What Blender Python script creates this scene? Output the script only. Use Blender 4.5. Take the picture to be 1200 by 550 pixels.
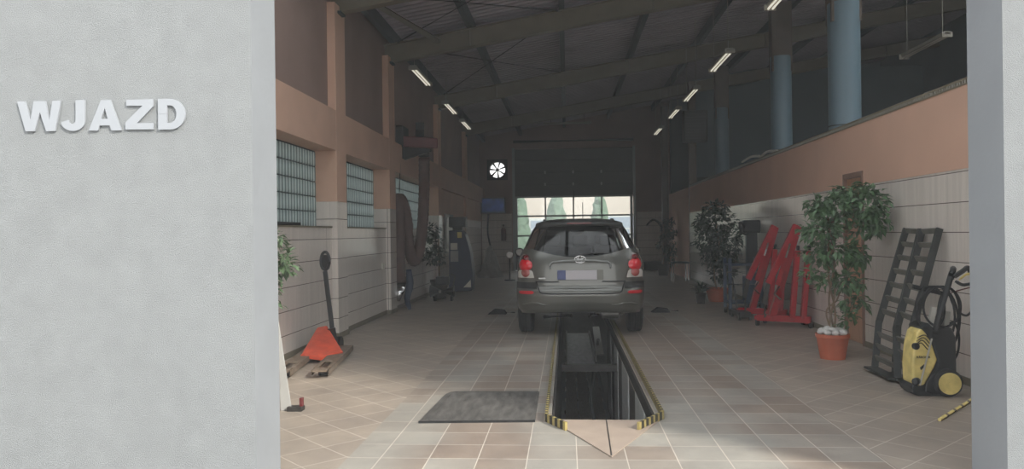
import bpy, bmesh, math, random
from mathutils import Vector, Matrix, noise
random.seed(7)
S = bpy.context.scene
LENS_VEIL = .0052
for o in list(bpy.data.objects): bpy.data.objects.remove(o)
COL = S.collection
PI = math.pi

# ------------------------------------------------------------ camera
F = 890.0; HC = 1.37
YAW = math.atan(64/890); ROLL = .013; PITCH = -.0012
_fw = Vector((-math.sin(YAW)*math.cos(PITCH), math.cos(YAW)*math.cos(PITCH), math.sin(PITCH)))
_r0 = Vector((math.cos(YAW), math.sin(YAW), 0)); _u0 = _r0.cross(_fw)
_r = _r0*math.cos(ROLL)-_u0*math.sin(ROLL); _u = _u0*math.cos(ROLL)+_r0*math.sin(ROLL)
cd = bpy.data.cameras.new('camera'); cam = bpy.data.objects.new('camera', cd); COL.objects.link(cam)
cd.sensor_width = 36; cd.lens = F/1200*36; cd.clip_start = .05; cd.clip_end = 500
mt = Matrix(((_r.x,_u.x,-_fw.x),(_r.y,_u.y,-_fw.y),(_r.z,_u.z,-_fw.z))).to_4x4()
mt.translation = (0,0,HC); cam.matrix_world = mt
S.camera = cam
def at(x, y, X=None, Y=None, Z=None):
    """world point seen at photo pixel x,y on the plane X=, Y= or Z="""
    d = _fw+_r*((x-600)/F)+_u*((275-y)/F)
    t = X/d.x if X is not None else Y/d.y if Y is not None else (Z-HC)/d.z
    return Vector((0,0,HC))+d*t

# ------------------------------------------------------------ world, sun, exposure
w = bpy.data.worlds.new('world'); S.world = w; w.use_nodes = True
nt = w.node_tree; bg = nt.nodes['Background']
tc = nt.nodes.new('ShaderNodeTexCoord'); sx = nt.nodes.new('ShaderNodeSeparateXYZ'); cr = nt.nodes.new('ShaderNodeValToRGB')
nt.links.new(tc.outputs['Generated'], sx.inputs[0]); nt.links.new(sx.outputs['Z'], cr.inputs[0]); nt.links.new(cr.outputs[0], bg.inputs[0])
cr.color_ramp.elements[0].color = (.96,.96,.955,1); cr.color_ramp.elements[1].color = (.74,.80,.87,1)
bg.inputs[1].default_value = 1.45
sd = bpy.data.lights.new('sun','SUN'); sun = bpy.data.objects.new('sun', sd); COL.objects.link(sun)
sd.energy = 3.2; sd.angle = math.radians(9); sd.color = (1,.95,.86)
sun.rotation_euler = Vector((-.775,.63,-.64)).to_track_quat('-Z','Y').to_euler()
S.view_settings.view_transform = 'Standard'; S.view_settings.look = 'None'
S.view_settings.exposure = 0.62; S.view_settings.gamma = 1; S.view_settings.use_curve_mapping = False

# ------------------------------------------------------------ materials
def lin(c): return tuple(((v/255)/12.92 if v/255 <= .04045 else ((v/255+.055)/1.055)**2.4) for v in c)
MATS = {}
def mat(name, rgb, rough=.6, metal=0, var=.08, scale=8, bump=0, bscale=60, spec=.5, stretch=None, coat=0, emit=0, trans=0, detail=4):
    if name in MATS: return MATS[name]
    m = bpy.data.materials.new(name); m.use_nodes = True; n = m.node_tree.nodes; l = m.node_tree.links
    p = n['Principled BSDF']; c = lin(rgb)
    p.inputs['Roughness'].default_value = rough; p.inputs['Metallic'].default_value = metal
    p.inputs['Specular IOR Level'].default_value = spec; p.inputs['Coat Weight'].default_value = coat
    tc = n.new('ShaderNodeTexCoord'); mp = n.new('ShaderNodeMapping'); l.new(tc.outputs['Object'], mp.inputs[0])
    if stretch: mp.inputs['Scale'].default_value = stretch
    nz = n.new('ShaderNodeTexNoise'); nz.inputs['Scale'].default_value = scale; nz.inputs['Detail'].default_value = detail
    l.new(mp.outputs[0], nz.inputs[0])
    r = n.new('ShaderNodeValToRGB'); l.new(nz.outputs['Fac'], r.inputs[0])
    r.color_ramp.elements[0].position = .3; r.color_ramp.elements[1].position = .7
    r.color_ramp.elements[0].color = (*[max(0,v*(1-var*1.5)) for v in c],1)
    r.color_ramp.elements[1].color = (*[min(1,v*(1+var*1.5)) for v in c],1)
    l.new(r.outputs[0], p.inputs['Base Color'])
    if bump:
        b = n.new('ShaderNodeBump'); b.inputs['Strength'].default_value = bump; b.inputs['Distance'].default_value = .01
        n2 = n.new('ShaderNodeTexNoise'); n2.inputs['Scale'].default_value = bscale; n2.inputs['Detail'].default_value = 6
        l.new(mp.outputs[0], n2.inputs[0]); l.new(n2.outputs['Fac'], b.inputs['Height']); l.new(b.outputs[0], p.inputs['Normal'])
    if emit:
        l.new(r.outputs[0], p.inputs['Emission Color']); p.inputs['Emission Strength'].default_value = emit
    if trans:
        p.inputs['Transmission Weight'].default_value = trans
    MATS[name] = m; return m

def glass_mat(name, tint, amount, rough=.02):
    """thin glass: mix of transparent and glossy by fresnel"""
    m = bpy.data.materials.new(name); m.use_nodes = True; n = m.node_tree.nodes; l = m.node_tree.links
    n.remove(n['Principled BSDF']); out = n['Material Output']
    tr = n.new('ShaderNodeBsdfTransparent'); tr.inputs[0].default_value = (*tint,1)
    gl = n.new('ShaderNodeBsdfGlossy'); gl.inputs['Roughness'].default_value = rough
    lw = n.new('ShaderNodeFresnel'); lw.inputs[0].default_value = 1.45
    ad = n.new('ShaderNodeMath'); ad.operation = 'MULTIPLY_ADD'; ad.inputs[1].default_value = .9; ad.inputs[2].default_value = amount
    l.new(lw.outputs[0], ad.inputs[0])
    mx = n.new('ShaderNodeMixShader'); l.new(ad.outputs[0], mx.inputs[0]); l.new(tr.outputs[0], mx.inputs[1]); l.new(gl.outputs[0], mx.inputs[2])
    l.new(mx.outputs[0], out.inputs[0]); MATS[name] = m; return m

def tile_wall_mat():
    m = bpy.data.materials.new('wall_tile'); m.use_nodes = True; n = m.node_tree.nodes; l = m.node_tree.links; p = n['Principled BSDF']
    g = n.new('ShaderNodeNewGeometry'); s = n.new('ShaderNodeSeparateXYZ'); l.new(g.outputs['Position'], s.inputs[0])
    ad = n.new('ShaderNodeMath'); ad.operation = 'ADD'; l.new(s.outputs[0], ad.inputs[0]); l.new(s.outputs[1], ad.inputs[1])
    cb = n.new('ShaderNodeCombineXYZ'); l.new(ad.outputs[0], cb.inputs[0]); l.new(s.outputs[2], cb.inputs[1])
    br = n.new('ShaderNodeTexBrick'); l.new(cb.outputs[0], br.inputs[0])
    br.offset = 0; br.inputs['Scale'].default_value = 1; br.inputs['Mortar Size'].default_value = .0042; br.inputs['Mortar Smooth'].default_value = .3
    br.inputs['Brick Width'].default_value = 3.3; br.inputs['Row Height'].default_value = .266
    br.inputs['Color1'].default_value = (*lin((230,221,211)),1); br.inputs['Color2'].default_value = (*lin((224,215,206)),1)
    br.inputs['Mortar'].default_value = (*lin((98,84,76)),1)
    # faint vertical streaks
    mp = n.new('ShaderNodeMapping'); mp.inputs['Scale'].default_value = (14,.6,1); l.new(cb.outputs[0], mp.inputs[0])
    nz = n.new('ShaderNodeTexNoise'); nz.inputs['Scale'].default_value = 1.5; nz.inputs['Detail'].default_value = 5; l.new(mp.outputs[0], nz.inputs[0])
    r = n.new('ShaderNodeValToRGB'); r.color_ramp.elements[0].color = (.82,.82,.82,1); r.color_ramp.elements[1].color = (1,1,1,1)
    r.color_ramp.elements[0].position = .35; r.color_ramp.elements[1].position = .65; l.new(nz.outputs[0], r.inputs[0])
    mx = n.new('ShaderNodeMixRGB'); mx.blend_type = 'MULTIPLY'; mx.inputs[0].default_value = .6
    l.new(br.outputs[0], mx.inputs[1]); l.new(r.outputs[0], mx.inputs[2]); l.new(mx.outputs[0], p.inputs['Base Color'])
    # thin vertical joints
    b2 = n.new('ShaderNodeTexBrick'); l.new(cb.outputs[0], b2.inputs[0]); b2.offset = 0; b2.inputs['Scale'].default_value = 1
    b2.inputs['Mortar Size'].default_value = .001; b2.inputs['Brick Width'].default_value = .2; b2.inputs['Row Height'].default_value = .266
    b2.inputs['Color1'].default_value = (1,1,1,1); b2.inputs['Color2'].default_value = (1,1,1,1); b2.inputs['Mortar'].default_value = (.78,.76,.74,1)
    m2 = n.new('ShaderNodeMixRGB'); m2.blend_type = 'MULTIPLY'; m2.inputs[0].default_value = 1
    l.new(mx.outputs[0], m2.inputs[1]); l.new(b2.outputs[0], m2.inputs[2]); l.new(m2.outputs[0], p.inputs['Base Color'])
    bp = n.new('ShaderNodeBump'); bp.inputs['Strength'].default_value = .25; bp.inputs['Distance'].default_value = .003; bp.invert = True
    l.new(br.outputs['Fac'], bp.inputs['Height']); l.new(bp.outputs[0], p.inputs['Normal'])
    p.inputs['Roughness'].default_value = .16; p.inputs['Specular IOR Level'].default_value = .5
    MATS['wall_tile'] = m; return m

def floor_mat():
    m = bpy.data.materials.new('floor_tile'); m.use_nodes = True; n = m.node_tree.nodes; l = m.node_tree.links; p = n['Principled BSDF']
    g = n.new('ShaderNodeNewGeometry'); s = n.new('ShaderNodeSeparateXYZ'); l.new(g.outputs['Position'], s.inputs[0])
    def brick(loc, rot):
        mp = n.new('ShaderNodeMapping'); mp.vector_type = 'POINT'; mp.inputs['Location'].default_value = loc; mp.inputs['Rotation'].default_value = (0,0,rot)
        l.new(g.outputs['Position'], mp.inputs[0])
        b = n.new('ShaderNodeTexBrick'); l.new(mp.outputs[0], b.inputs[0]); b.offset = 0; b.inputs['Scale'].default_value = 1
        b.inputs['Mortar Size'].default_value = .0034; b.inputs['Mortar Smooth'].default_value = .2
        b.inputs['Brick Width'].default_value = .301; b.inputs['Row Height'].default_value = .300
        b.inputs['Color1'].default_value = (0,0,0,1); b.inputs['Color2'].default_value = (1,1,1,1); b.inputs['Mortar'].default_value = (.5,.5,.5,1)
        return b, mp
    a, ma = brick((-.346+.301*4-.301*1.0, -.1+.3*0, 0), 0)
    d, md = brick((.02,.11,0), PI/4)
    # diagonal zone mask |x-.255|>1.62
    su = n.new('ShaderNodeMath'); su.operation = 'SUBTRACT'; su.inputs[1].default_value = .25; l.new(s.outputs[0], su.inputs[0])
    ab = n.new('ShaderNodeMath'); ab.operation = 'ABSOLUTE'; l.new(su.outputs[0], ab.inputs[0])
    gt = n.new('ShaderNodeMath'); gt.operation = 'GREATER_THAN'; gt.inputs[1].default_value = 1.613; l.new(ab.outputs[0], gt.inputs[0])
    # tile tones: straight zone mixes brown and grey-green, by tile and by broad patches
    nz = n.new('ShaderNodeTexNoise'); nz.inputs['Scale'].default_value = .55; nz.inputs['Detail'].default_value = 1
    mpn = n.new('ShaderNodeMapping'); mpn.inputs['Scale'].default_value = (1.6,.25,1); mpn.inputs['Location'].default_value = (.35,.2,0); l.new(g.outputs['Position'], mpn.inputs[0]); l.new(mpn.outputs[0], nz.inputs[0])
    av = n.new('ShaderNodeMath'); av.operation = 'MULTIPLY_ADD'; av.inputs[1].default_value = .25
    l.new(a.outputs['Color'], av.inputs[0]); l.new(nz.outputs['Fac'], av.inputs[2])
    r1 = n.new('ShaderNodeValToRGB'); l.new(av.outputs[0], r1.inputs[0])
    r1.color_ramp.elements[0].position = .50; r1.color_ramp.elements[1].position = .72
    r1.color_ramp.elements[0].color = (*lin((148,134,122)),1); r1.color_ramp.elements[1].color = (*lin((164,159,150)),1)
    r2 = n.new('ShaderNodeValToRGB'); l.new(d.outputs['Color'], r2.inputs[0])
    r2.color_ramp.elements[0].color = (*lin((160,148,136)),1); r2.color_ramp.elements[1].color = (*lin((167,155,142)),1)
    mx = n.new('ShaderNodeMixRGB'); l.new(gt.outputs[0], mx.inputs[0]); l.new(r1.outputs[0], mx.inputs[1]); l.new(r2.outputs[0], mx.inputs[2])
    fx = n.new('ShaderNodeMixRGB'); l.new(gt.outputs[0], fx.inputs[0]); l.new(a.outputs['Fac'], fx.inputs[1]); l.new(d.outputs['Fac'], fx.inputs[2])
    # dirt
    dn = n.new('ShaderNodeTexNoise'); dn.inputs['Scale'].default_value = 2.2; dn.inputs['Detail'].default_value = 9; dn.inputs['Roughness'].default_value = .7; l.new(g.outputs['Position'], dn.inputs[0])
    dr = n.new('ShaderNodeValToRGB'); dr.color_ramp.elements[0].position = .32; dr.color_ramp.elements[1].position = .7
    dr.color_ramp.elements[0].color = (.76,.76,.77,1); dr.color_ramp.elements[1].color = (1.1,1.1,1.08,1); l.new(dn.outputs[0], dr.inputs[0])
    mg = n.new('ShaderNodeMixRGB'); mg.inputs[2].default_value = (*lin((206,197,184)),1); l.new(fx.outputs[0], mg.inputs[0]); l.new(mx.outputs[0], mg.inputs[1])
    mu = n.new('ShaderNodeMixRGB'); mu.blend_type = 'MULTIPLY'; mu.inputs[0].default_value = 1; l.new(mg.outputs[0], mu.inputs[1]); l.new(dr.outputs[0], mu.inputs[2])
    # floor tone darker with depth, switched off in the mix below
    mr = n.new('ShaderNodeMapRange'); mr.inputs[1].default_value = 6; mr.inputs[2].default_value = 11; mr.inputs[3].default_value = 1; mr.inputs[4].default_value = .62; l.new(s.outputs[1], mr.inputs[0])
    m3 = n.new('ShaderNodeMixRGB'); m3.blend_type = 'MULTIPLY'; m3.inputs[0].default_value = 0; l.new(mu.outputs[0], m3.inputs[1]); l.new(mr.outputs[0], m3.inputs[2])
    l.new(m3.outputs[0], p.inputs['Base Color'])
    rr = n.new('ShaderNodeMapRange'); rr.inputs[3].default_value = .35; rr.inputs[4].default_value = .6; l.new(dn.outputs[0], rr.inputs[0]); l.new(rr.outputs[0], p.inputs['Roughness'])
    bp = n.new('ShaderNodeBump'); bp.inputs['Strength'].default_value = .2; bp.inputs['Distance'].default_value = .002; l.new(fx.outputs[0], bp.inputs['Height']); l.new(bp.outputs[0], p.inputs['Normal'])
    MATS['floor_tile'] = m; return m

def block_mat():
    """glass block wall: wavy translucent blocks in a grey grout grid"""
    m = bpy.data.materials.new('glass_block'); m.use_nodes = True; n = m.node_tree.nodes; l = m.node_tree.links
    n.remove(n['Principled BSDF']); out = n['Material Output']
    g = n.new('ShaderNodeNewGeometry'); s = n.new('ShaderNodeSeparateXYZ'); l.new(g.outputs['Position'], s.inputs[0])
    cb = n.new('ShaderNodeCombineXYZ'); l.new(s.outputs[1], cb.inputs[0]); l.new(s.outputs[2], cb.inputs[1])
    wv = n.new('ShaderNodeTexWave'); wv.inputs['Scale'].default_value = 3.2; wv.inputs['Distortion'].default_value = .6; l.new(cb.outputs[0], wv.inputs[0])
    bp = n.new('ShaderNodeBump'); bp.inputs['Strength'].default_value = .8; bp.inputs['Distance'].default_value = .02; l.new(wv.outputs['Fac'], bp.inputs['Height'])
    tl = n.new('ShaderNodeBsdfTranslucent'); tl.inputs[0].default_value = (.42,.52,.52,1)
    df = n.new('ShaderNodeBsdfDiffuse'); df.inputs[0].default_value = (.22,.28,.28,1)
    gl = n.new('ShaderNodeBsdfGlossy'); gl.inputs['Roughness'].default_value = .15; l.new(bp.outputs[0], gl.inputs['Normal'])
    rp = n.new('ShaderNodeValToRGB'); l.new(wv.outputs['Fac'], rp.inputs[0]); rp.color_ramp.elements[0].color = (.26,.30,.30,1); rp.color_ramp.elements[1].color = (.82,.90,.88,1); rp.color_ramp.elements[0].position = .25; rp.color_ramp.elements[1].position = .8
    l.new(rp.outputs[0], tl.inputs[0])
    m1 = n.new('ShaderNodeMixShader'); m1.inputs[0].default_value = .4; l.new(tl.outputs[0], m1.inputs[1]); l.new(df.outputs[0], m1.inputs[2])
    m2 = n.new('ShaderNodeMixShader'); m2.inputs[0].default_value = .15; l.new(m1.outputs[0], m2.inputs[1]); l.new(gl.outputs[0], m2.inputs[2])
    l.new(m2.outputs[0], out.inputs[0]); MATS['glass_block'] = m; return m

def translucent_mat(name, c):
    m = bpy.data.materials.new(name); m.use_nodes = True; n = m.node_tree.nodes; l = m.node_tree.links
    n.remove(n['Principled BSDF']); t_ = n.new('ShaderNodeBsdfTranslucent'); t_.inputs[0].default_value = (*c,1); l.new(t_.outputs[0], n['Material Output'].inputs[0]); MATS[name] = m
translucent_mat('fill_skylight', (.88,.89,.9))
tile_wall_mat(); floor_mat(); block_mat()
glass_mat('clear_glass', (.93,.96,.95), .02); glass_mat('tinted_glass', (.20,.22,.22), .0)
mat('render', (145,148,149), .95, var=.03, bump=.8, bscale=260)
mat('reveal', (141,145,149), .9, var=.03, scale=3, bump=.12, bscale=30)
mat('letters', (157,161,166), .35, var=.01)
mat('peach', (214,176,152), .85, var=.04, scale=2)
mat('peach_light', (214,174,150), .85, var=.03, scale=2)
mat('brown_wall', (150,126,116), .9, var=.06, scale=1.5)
mat('plaster_teal', (96,112,118), .9, var=.05, scale=1.2)
mat('asphalt', (140,138,134), .9, var=.08, bump=.4)
mat('deck', (166,158,166), .5, metal=.3, var=.06, scale=2)
mat('beam', (122,114,96), .6, var=.08, scale=3)
mat('purlin', (62,70,74), .6, var=.08)
mat('rod', (50,50,54), .6)
mat('blue_column', (112,136,148), .45, var=.05, scale=1.5, stretch=(1,1,.3))
mat('brown_steel', (96,84,74), .6, var=.06)
mat('grey_door', (84,86,84), .5, var=.04, scale=2)
mat('alu', (150,152,150), .4, metal=.6, var=.03)
mat('white_alu', (178,178,174), .4, metal=.1, var=.02)
mat('black', (26,27,29), .5, var=.15)
mat('rubber', (30,30,32), .8, var=.2, scale=20, bump=.2)
mat('black_plastic', (34,36,38), .4, var=.1)
mat('chrome', (200,200,200), .15, metal=1, var=.03)
mat('steel', (110,108,104), .35, metal=.8, var=.12, scale=14)
mat('tray_metal', (84,82,86), .45, metal=.3, var=.3, scale=5, stretch=(4,1,1))
mat('dark_steel', (70,68,66), .5, metal=.5, var=.15)
mat('paint', (104,104,98), .3, metal=.5, var=.015, coat=.6)
mat('paint_dark', (52,53,51), .5, var=.05)
mat('pink_lens', (168,84,80), .12, var=.04, coat=.5)
mat('red_lens', (222,24,38), .12, var=.04, coat=.5)
mat('dark_red_lens', (110,20,26), .12, var=.04, coat=.5)
mat('clear_lens', (220,216,208), .12, var=.04, metal=.3, coat=.6)
mat('lamp_chrome', (120,104,100), .2, metal=.5, var=.03, coat=.5)
mat('reflector', (200,30,44), .3, var=.03)
mat('plate', (206,202,206), .4, var=.01)
mat('plate_blue', (92,102,150), .4, var=.01)
mat('seat', (44,44,46), .9, var=.1)
mat('red_paint', (168,20,34), .38, var=.1, scale=10, coat=.2)
mat('orange_red', (208,84,58), .5, var=.1, scale=9, bump=.1)
mat('worn_metal', (126,112,98), .55, metal=.3, var=.2, scale=18)
mat('wood_door', (188,146,118), .5, var=.06, stretch=(6,6,.6))
mat('door_frame', (136,108,94), .5, var=.06)
mat('terracotta', (188,100,72), .75, var=.08, scale=6)
mat('stone', (214,212,208), .8, var=.14, scale=16, bump=.3)
mat('bark', (126,108,88), .8, var=.15, scale=20, stretch=(1,1,.3))
mat('leaf', (92,122,86), .38, var=.3, scale=9)
mat('leaf_dark', (44,60,46), .5, var=.3, scale=9)
mat('leaf_pale', (86,108,78), .5, var=.25, scale=9)
mat('yellow', (216,196,122), .5, var=.12, scale=14, bump=.05)
mat('yellow_paint', (164,148,92), .6, var=.16, scale=20)
mat('black_paint', (52,48,38), .6, var=.2, scale=20)
mat('rung_metal', (112,110,102), .5, metal=.3, var=.12)
mat('ramp_metal', (60,62,60), .5, metal=.4, var=.12)
mat('beige_plate', (164,148,134), .6, var=.05, scale=6)
mat('mat_grey', (104,102,99), .5, metal=.2, var=.26, scale=4, bump=.8, bscale=160, stretch=(4,1,1), detail=12)
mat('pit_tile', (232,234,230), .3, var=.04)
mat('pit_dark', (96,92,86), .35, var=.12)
mat('wood_plank', (140,128,116), .7, var=.15, stretch=(10,1,1))
mat('blue_cabinet', (30,40,72), .5, var=.06)
mat('navy', (48,60,84), .7, var=.1)
mat('paper', (206,202,190), .8, var=.02)
mat('hose_brown', (88,66,60), .8, var=.1)
mat('maroon', (100,38,40), .5, var=.08)
mat('tube_white', (226,220,204), .3, var=.01, emit=.6); mat('tube_off', (206,202,190), .3, var=.01)
mat('fixture', (150,146,134), .5, var=.03)
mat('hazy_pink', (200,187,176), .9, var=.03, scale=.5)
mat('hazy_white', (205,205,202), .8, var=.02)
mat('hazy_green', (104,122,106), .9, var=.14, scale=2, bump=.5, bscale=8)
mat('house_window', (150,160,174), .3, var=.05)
mat('sheet', (150,148,146), .6, var=.1)
mat('cable_white', (196,194,184), .5, var=.03)
mat('blue_cart', (50,66,86), .5, var=.1)
MATS['screen'] = mat('screen', (38,58,104), .3, var=.5, scale=5, emit=.16)
mat('sky_gloss', (230,230,230), .2)

# ------------------------------------------------------------ mesh helpers
def wloc(o):
    v = Vector((0,0,0))
    while o is not None:
        v += o.location; o = o.parent
    return v
def tag(o, label=None, cat=None, group=None, kind=None):
    if label: o['label'] = label
    if cat: o['category'] = cat
    if group: o['group'] = group
    if kind: o['kind'] = kind
    return o
def thing(name, label, cat, loc, group=None):
    o = bpy.data.objects.new(name, None); COL.objects.link(o); o.location = loc; o.empty_display_size = .1
    return tag(o, label, cat, group)
def frame(d):
    d = Vector(d).normalized(); a = Vector((0,0,1)) if abs(d.z) < .9 else Vector((0,1,0))
    s = d.cross(a).normalized(); return d, s, s.cross(d).normalized()
class MB:
    def __init__(s): s.bm = bmesh.new()
    def hull8(s, vs):
        v = [s.bm.verts.new(p) for p in vs]
        for f in ((0,3,2,1),(4,5,6,7),(0,1,5,4),(1,2,6,5),(2,3,7,6),(3,0,4,7)): s.bm.faces.new([v[i] for i in f])
        return s
    def box(s, x0,x1,y0,y1,z0,z1):
        return s.hull8([(x0,y0,z0),(x1,y0,z0),(x1,y1,z0),(x0,y1,z0),(x0,y0,z1),(x1,y0,z1),(x1,y1,z1),(x0,y1,z1)])
    def bar(s, p0, p1, w, h, up=None):
        p0, p1 = Vector(p0), Vector(p1); d = (p1-p0).normalized()
        if up is None: d_, a, b = frame(d)
        else:
            a = d.cross(Vector(up)).normalized(); b = a.cross(d).normalized()
        a = a*w/2; b = b*h/2
        return s.hull8([p0-a-b,p0+a-b,p1+a-b,p1-a-b,p0-a+b,p0+a+b,p1+a+b,p1-a+b])
    def tube(s, pts, r, n=8, cap=True):
        pts = [Vector(p) for p in pts]; rs = r if isinstance(r, (list,tuple)) else [r]*len(pts)
        rings = []; prev = None
        for i, p in enumerate(pts):
            d = (pts[min(i+1,len(pts)-1)]-pts[max(i-1,0)])
            if d.length < 1e-6: d = Vector((0,0,1))
            d.normalize()
            if prev is None: _, a, b = frame(d)
            else:
                a = prev-d*prev.dot(d)
                a = a.normalized() if a.length > 1e-4 else frame(d)[1]
                b = d.cross(a).normalized()
            prev = a
            rings.append([s.bm.verts.new(p+(a*math.cos(2*PI*k/n)+b*math.sin(2*PI*k/n))*rs[i]) for k in range(n)])
        for A, B in zip(rings, rings[1:]):
            for k in range(n): s.bm.faces.new((A[k],A[(k+1)%n],B[(k+1)%n],B[k]))
        if cap: s.bm.faces.new(rings[0][::-1]); s.bm.faces.new(rings[-1])
        return s
    def cyl(s, p0, p1, r, n=20): return s.tube([p0,p1], r, n)
    def lathe(s, prof, c, axis=(0,0,1), n=24):
        c = Vector(c); d, a, b = frame(axis); rings = []
        for r, h in prof:
            rings.append([s.bm.verts.new(c+d*h+(a*math.cos(2*PI*k/n)+b*math.sin(2*PI*k/n))*max(r,1e-4)) for k in range(n)])
        for A, B in zip(rings, rings[1:]):
            for k in range(n): s.bm.faces.new((A[k],A[(k+1)%n],B[(k+1)%n],B[k]))
        s.bm.faces.new(rings[0][::-1]); s.bm.faces.new(rings[-1]); return s
    def prism(s, poly, ext):
        ext = Vector(ext); a = [s.bm.verts.new(Vector(p)) for p in poly]; b = [s.bm.verts.new(Vector(p)+ext) for p in poly]
        s.bm.faces.new(a[::-1]); s.bm.faces.new(b); n = len(a)
        for i in range(n): s.bm.faces.new((a[i],a[(i+1)%n],b[(i+1)%n],b[i]))
        return s
    def ball(s, c, r, seg=12, sq=(1,1,1), jit=0):
        m = Matrix.Translation(c) @ Matrix.Diagonal((*[r*q for q in sq],1))
        g = bmesh.ops.create_icosphere(s.bm, subdivisions=2, radius=1, matrix=m)
        if jit:
            for v in g['verts']:
                k = noise.noise(v.co*14)*jit; v.co += (v.co-Vector(c))*k
        return s
    def grid(s, rows):
        R = [[s.bm.verts.new(Vector(p)) for p in r] for r in rows]
        for A, B in zip(R, R[1:]):
            for k in range(len(A)-1): s.bm.faces.new((A[k],A[k+1],B[k+1],B[k]))
        return s
    def build(s, name, m, parent=None, bevel=0, smooth=False, origin=None, solid=0, label=None, norm=True, seg=2):
        bm = s.bm
        if norm: bmesh.ops.recalc_face_normals(bm, faces=bm.faces)
        if parent is not None: o0 = wloc(parent)
        elif origin is not None: o0 = Vector(origin)
        else:
            xs = [v.co for v in bm.verts]
            o0 = Vector(((min(v.x for v in xs)+max(v.x for v in xs))/2, (min(v.y for v in xs)+max(v.y for v in xs))/2, min(v.z for v in xs)))
        bmesh.ops.translate(bm, vec=-o0, verts=bm.verts)
        me = bpy.data.meshes.new(name); bm.to_mesh(me); bm.free()
        if isinstance(m, str): m = MATS[m]
        me.materials.append(m); o = bpy.data.objects.new(name, me); COL.objects.link(o)
        if parent is not None: o.parent = parent
        else: o.location = o0
        if smooth:
            for p in me.polygons: p.use_smooth = True
            if smooth != 'full':
                try: me.set_sharp_from_angle(angle=math.radians(42))
                except Exception: pass
        if solid:
            md = o.modifiers.new('solid','SOLIDIFY'); md.thickness = abs(solid); md.offset = 1 if solid > 0 else -1
        if bevel:
            md = o.modifiers.new('bevel','BEVEL'); md.width = bevel; md.segments = seg; md.limit_method = 'ANGLE'
        if label: o['label'] = label
        return o
def struct(name, mb, m, **k):
    return tag(mb.build(name, m, **k), kind='structure')
def dup(o, loc=None, parent=None, rot=None, label=None):
    c = o.copy(); COL.objects.link(c)
    if parent is not None: c.parent = parent
    if loc is not None: c.location = loc
    if rot is not None: c.rotation_euler = rot
    if label: c['label'] = label
    for ch in [x for x in o.children]: dup(ch, parent=c)
    return c
def bez(pts, n=8):
    """Catmull-Rom through points"""
    P = [Vector(p) for p in pts]; P = [P[0]*2-P[1]]+P+[P[-1]*2-P[-2]]; out = []
    for i in range(1, len(P)-2):
        for k in range(n):
            t = k/n; a,b,c,d = P[i-1],P[i],P[i+1],P[i+2]
            out.append(.5*((2*b)+(c-a)*t+(2*a-5*b+4*c-d)*t*t+(3*b-a-3*c+d)*t**3))
    out.append(P[-2]); return out

# ============================================================ STRUCTURE
XL, XR = -3.05, 3.45; YF, YB = 4.0, 4.34; YE = 27.8
XGL, XGR = -1.69, 2.205; HG = 4.0
def roofz(x): return 4.93+.165*(x+3.05)
# floor with the pit cut out
PX0, PX1, PY0, PY1, PD = -.13, .645, 5.55, 19.0, -1.55
m = MB()
m.box(-3.5,PX0,4.0,YE+.3,-.2,0).box(PX1,11.2,4.0,YE+.3,-.2,0).box(PX0,PX1,4.0,PY0,-.2,0).box(PX0,PX1,PY1,YE+.3,-.2,0)
struct('floor', m, 'floor_tile')
struct('ground', MB().box(-20,20,-25,4.0,-.2,-.012), 'asphalt')
# facade
m = MB().box(-6,XGL,YF,YB,0,7.0).box(XGR,4.6,YF,YB,0,7.0).box(XGL,XGR,YF,YB,HG,7.0).box(4.6,10.2,YF,YB,4.6,7.0).box(10.2,12,YF,YB,0,7.0)  # right-hand opening to the neighbouring hall is an unseen addition for daylight
wf = struct('wall_front', m, 'render')
wf.data.materials.append(MATS['reveal'])
for p in wf.data.polygons:
    c = p.center+wf.location
    if abs(p.normal.x) > .5 and (abs(c.x-XGL) < .02 or abs(c.x-XGR) < .02): p.material_index = 1
# left wall : tiled skirting, piers, band, brown upper fields
XW = -3.13; XO = -3.5
piers = [(9.95,10.4),(13.0,13.45),(18.05,18.5),(23.0,23.45)]
m = MB().box(XO,XW,YB,piers[-1][0],.07,1.49)
for a, b in piers: m.box(XO,XL,a,b,.07,1.83)
m.box(XO,XW,18.5,YE,1.49,1.83); m.box(XO,XW,23.45,YE,.07,1.49)
struct('wall_left', m, 'wall_tile')
m = MB()
for a, b in piers: m.box(XO,XL,a,b,1.83,4.5)
for y0, y1 in ((YB,9.95),(10.4,13.0),(13.45,18.05),(18.5,23.0),(23.45,YE)): m.box(XO,XL-.002,y0,y1,2.51,3.05)
m.box(XO,XW+.01,18.5,23,1.83,2.51).box(XO,XW+.01,23.45,YE,1.83,2.51)
m.box(XO,XW+.0,YB,5.6,1.49,2.51)
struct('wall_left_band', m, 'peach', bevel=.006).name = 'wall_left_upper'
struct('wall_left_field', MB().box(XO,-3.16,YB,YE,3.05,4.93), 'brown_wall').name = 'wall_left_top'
struct('baseboard_left', MB().box(XO,XW+.006,YB,9.95,0,.07).box(XO,XL+.008,9.94,10.41,0,.07).box(XO,XW+.006,10.41,13,0,.07).box(XO,XL+.008,12.99,13.46,0,.07).box(XO,XW+.006,13.46,YE,0,.07).box(XO,XL+.008,18.04,18.51,0,.07), 'beam')
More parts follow.
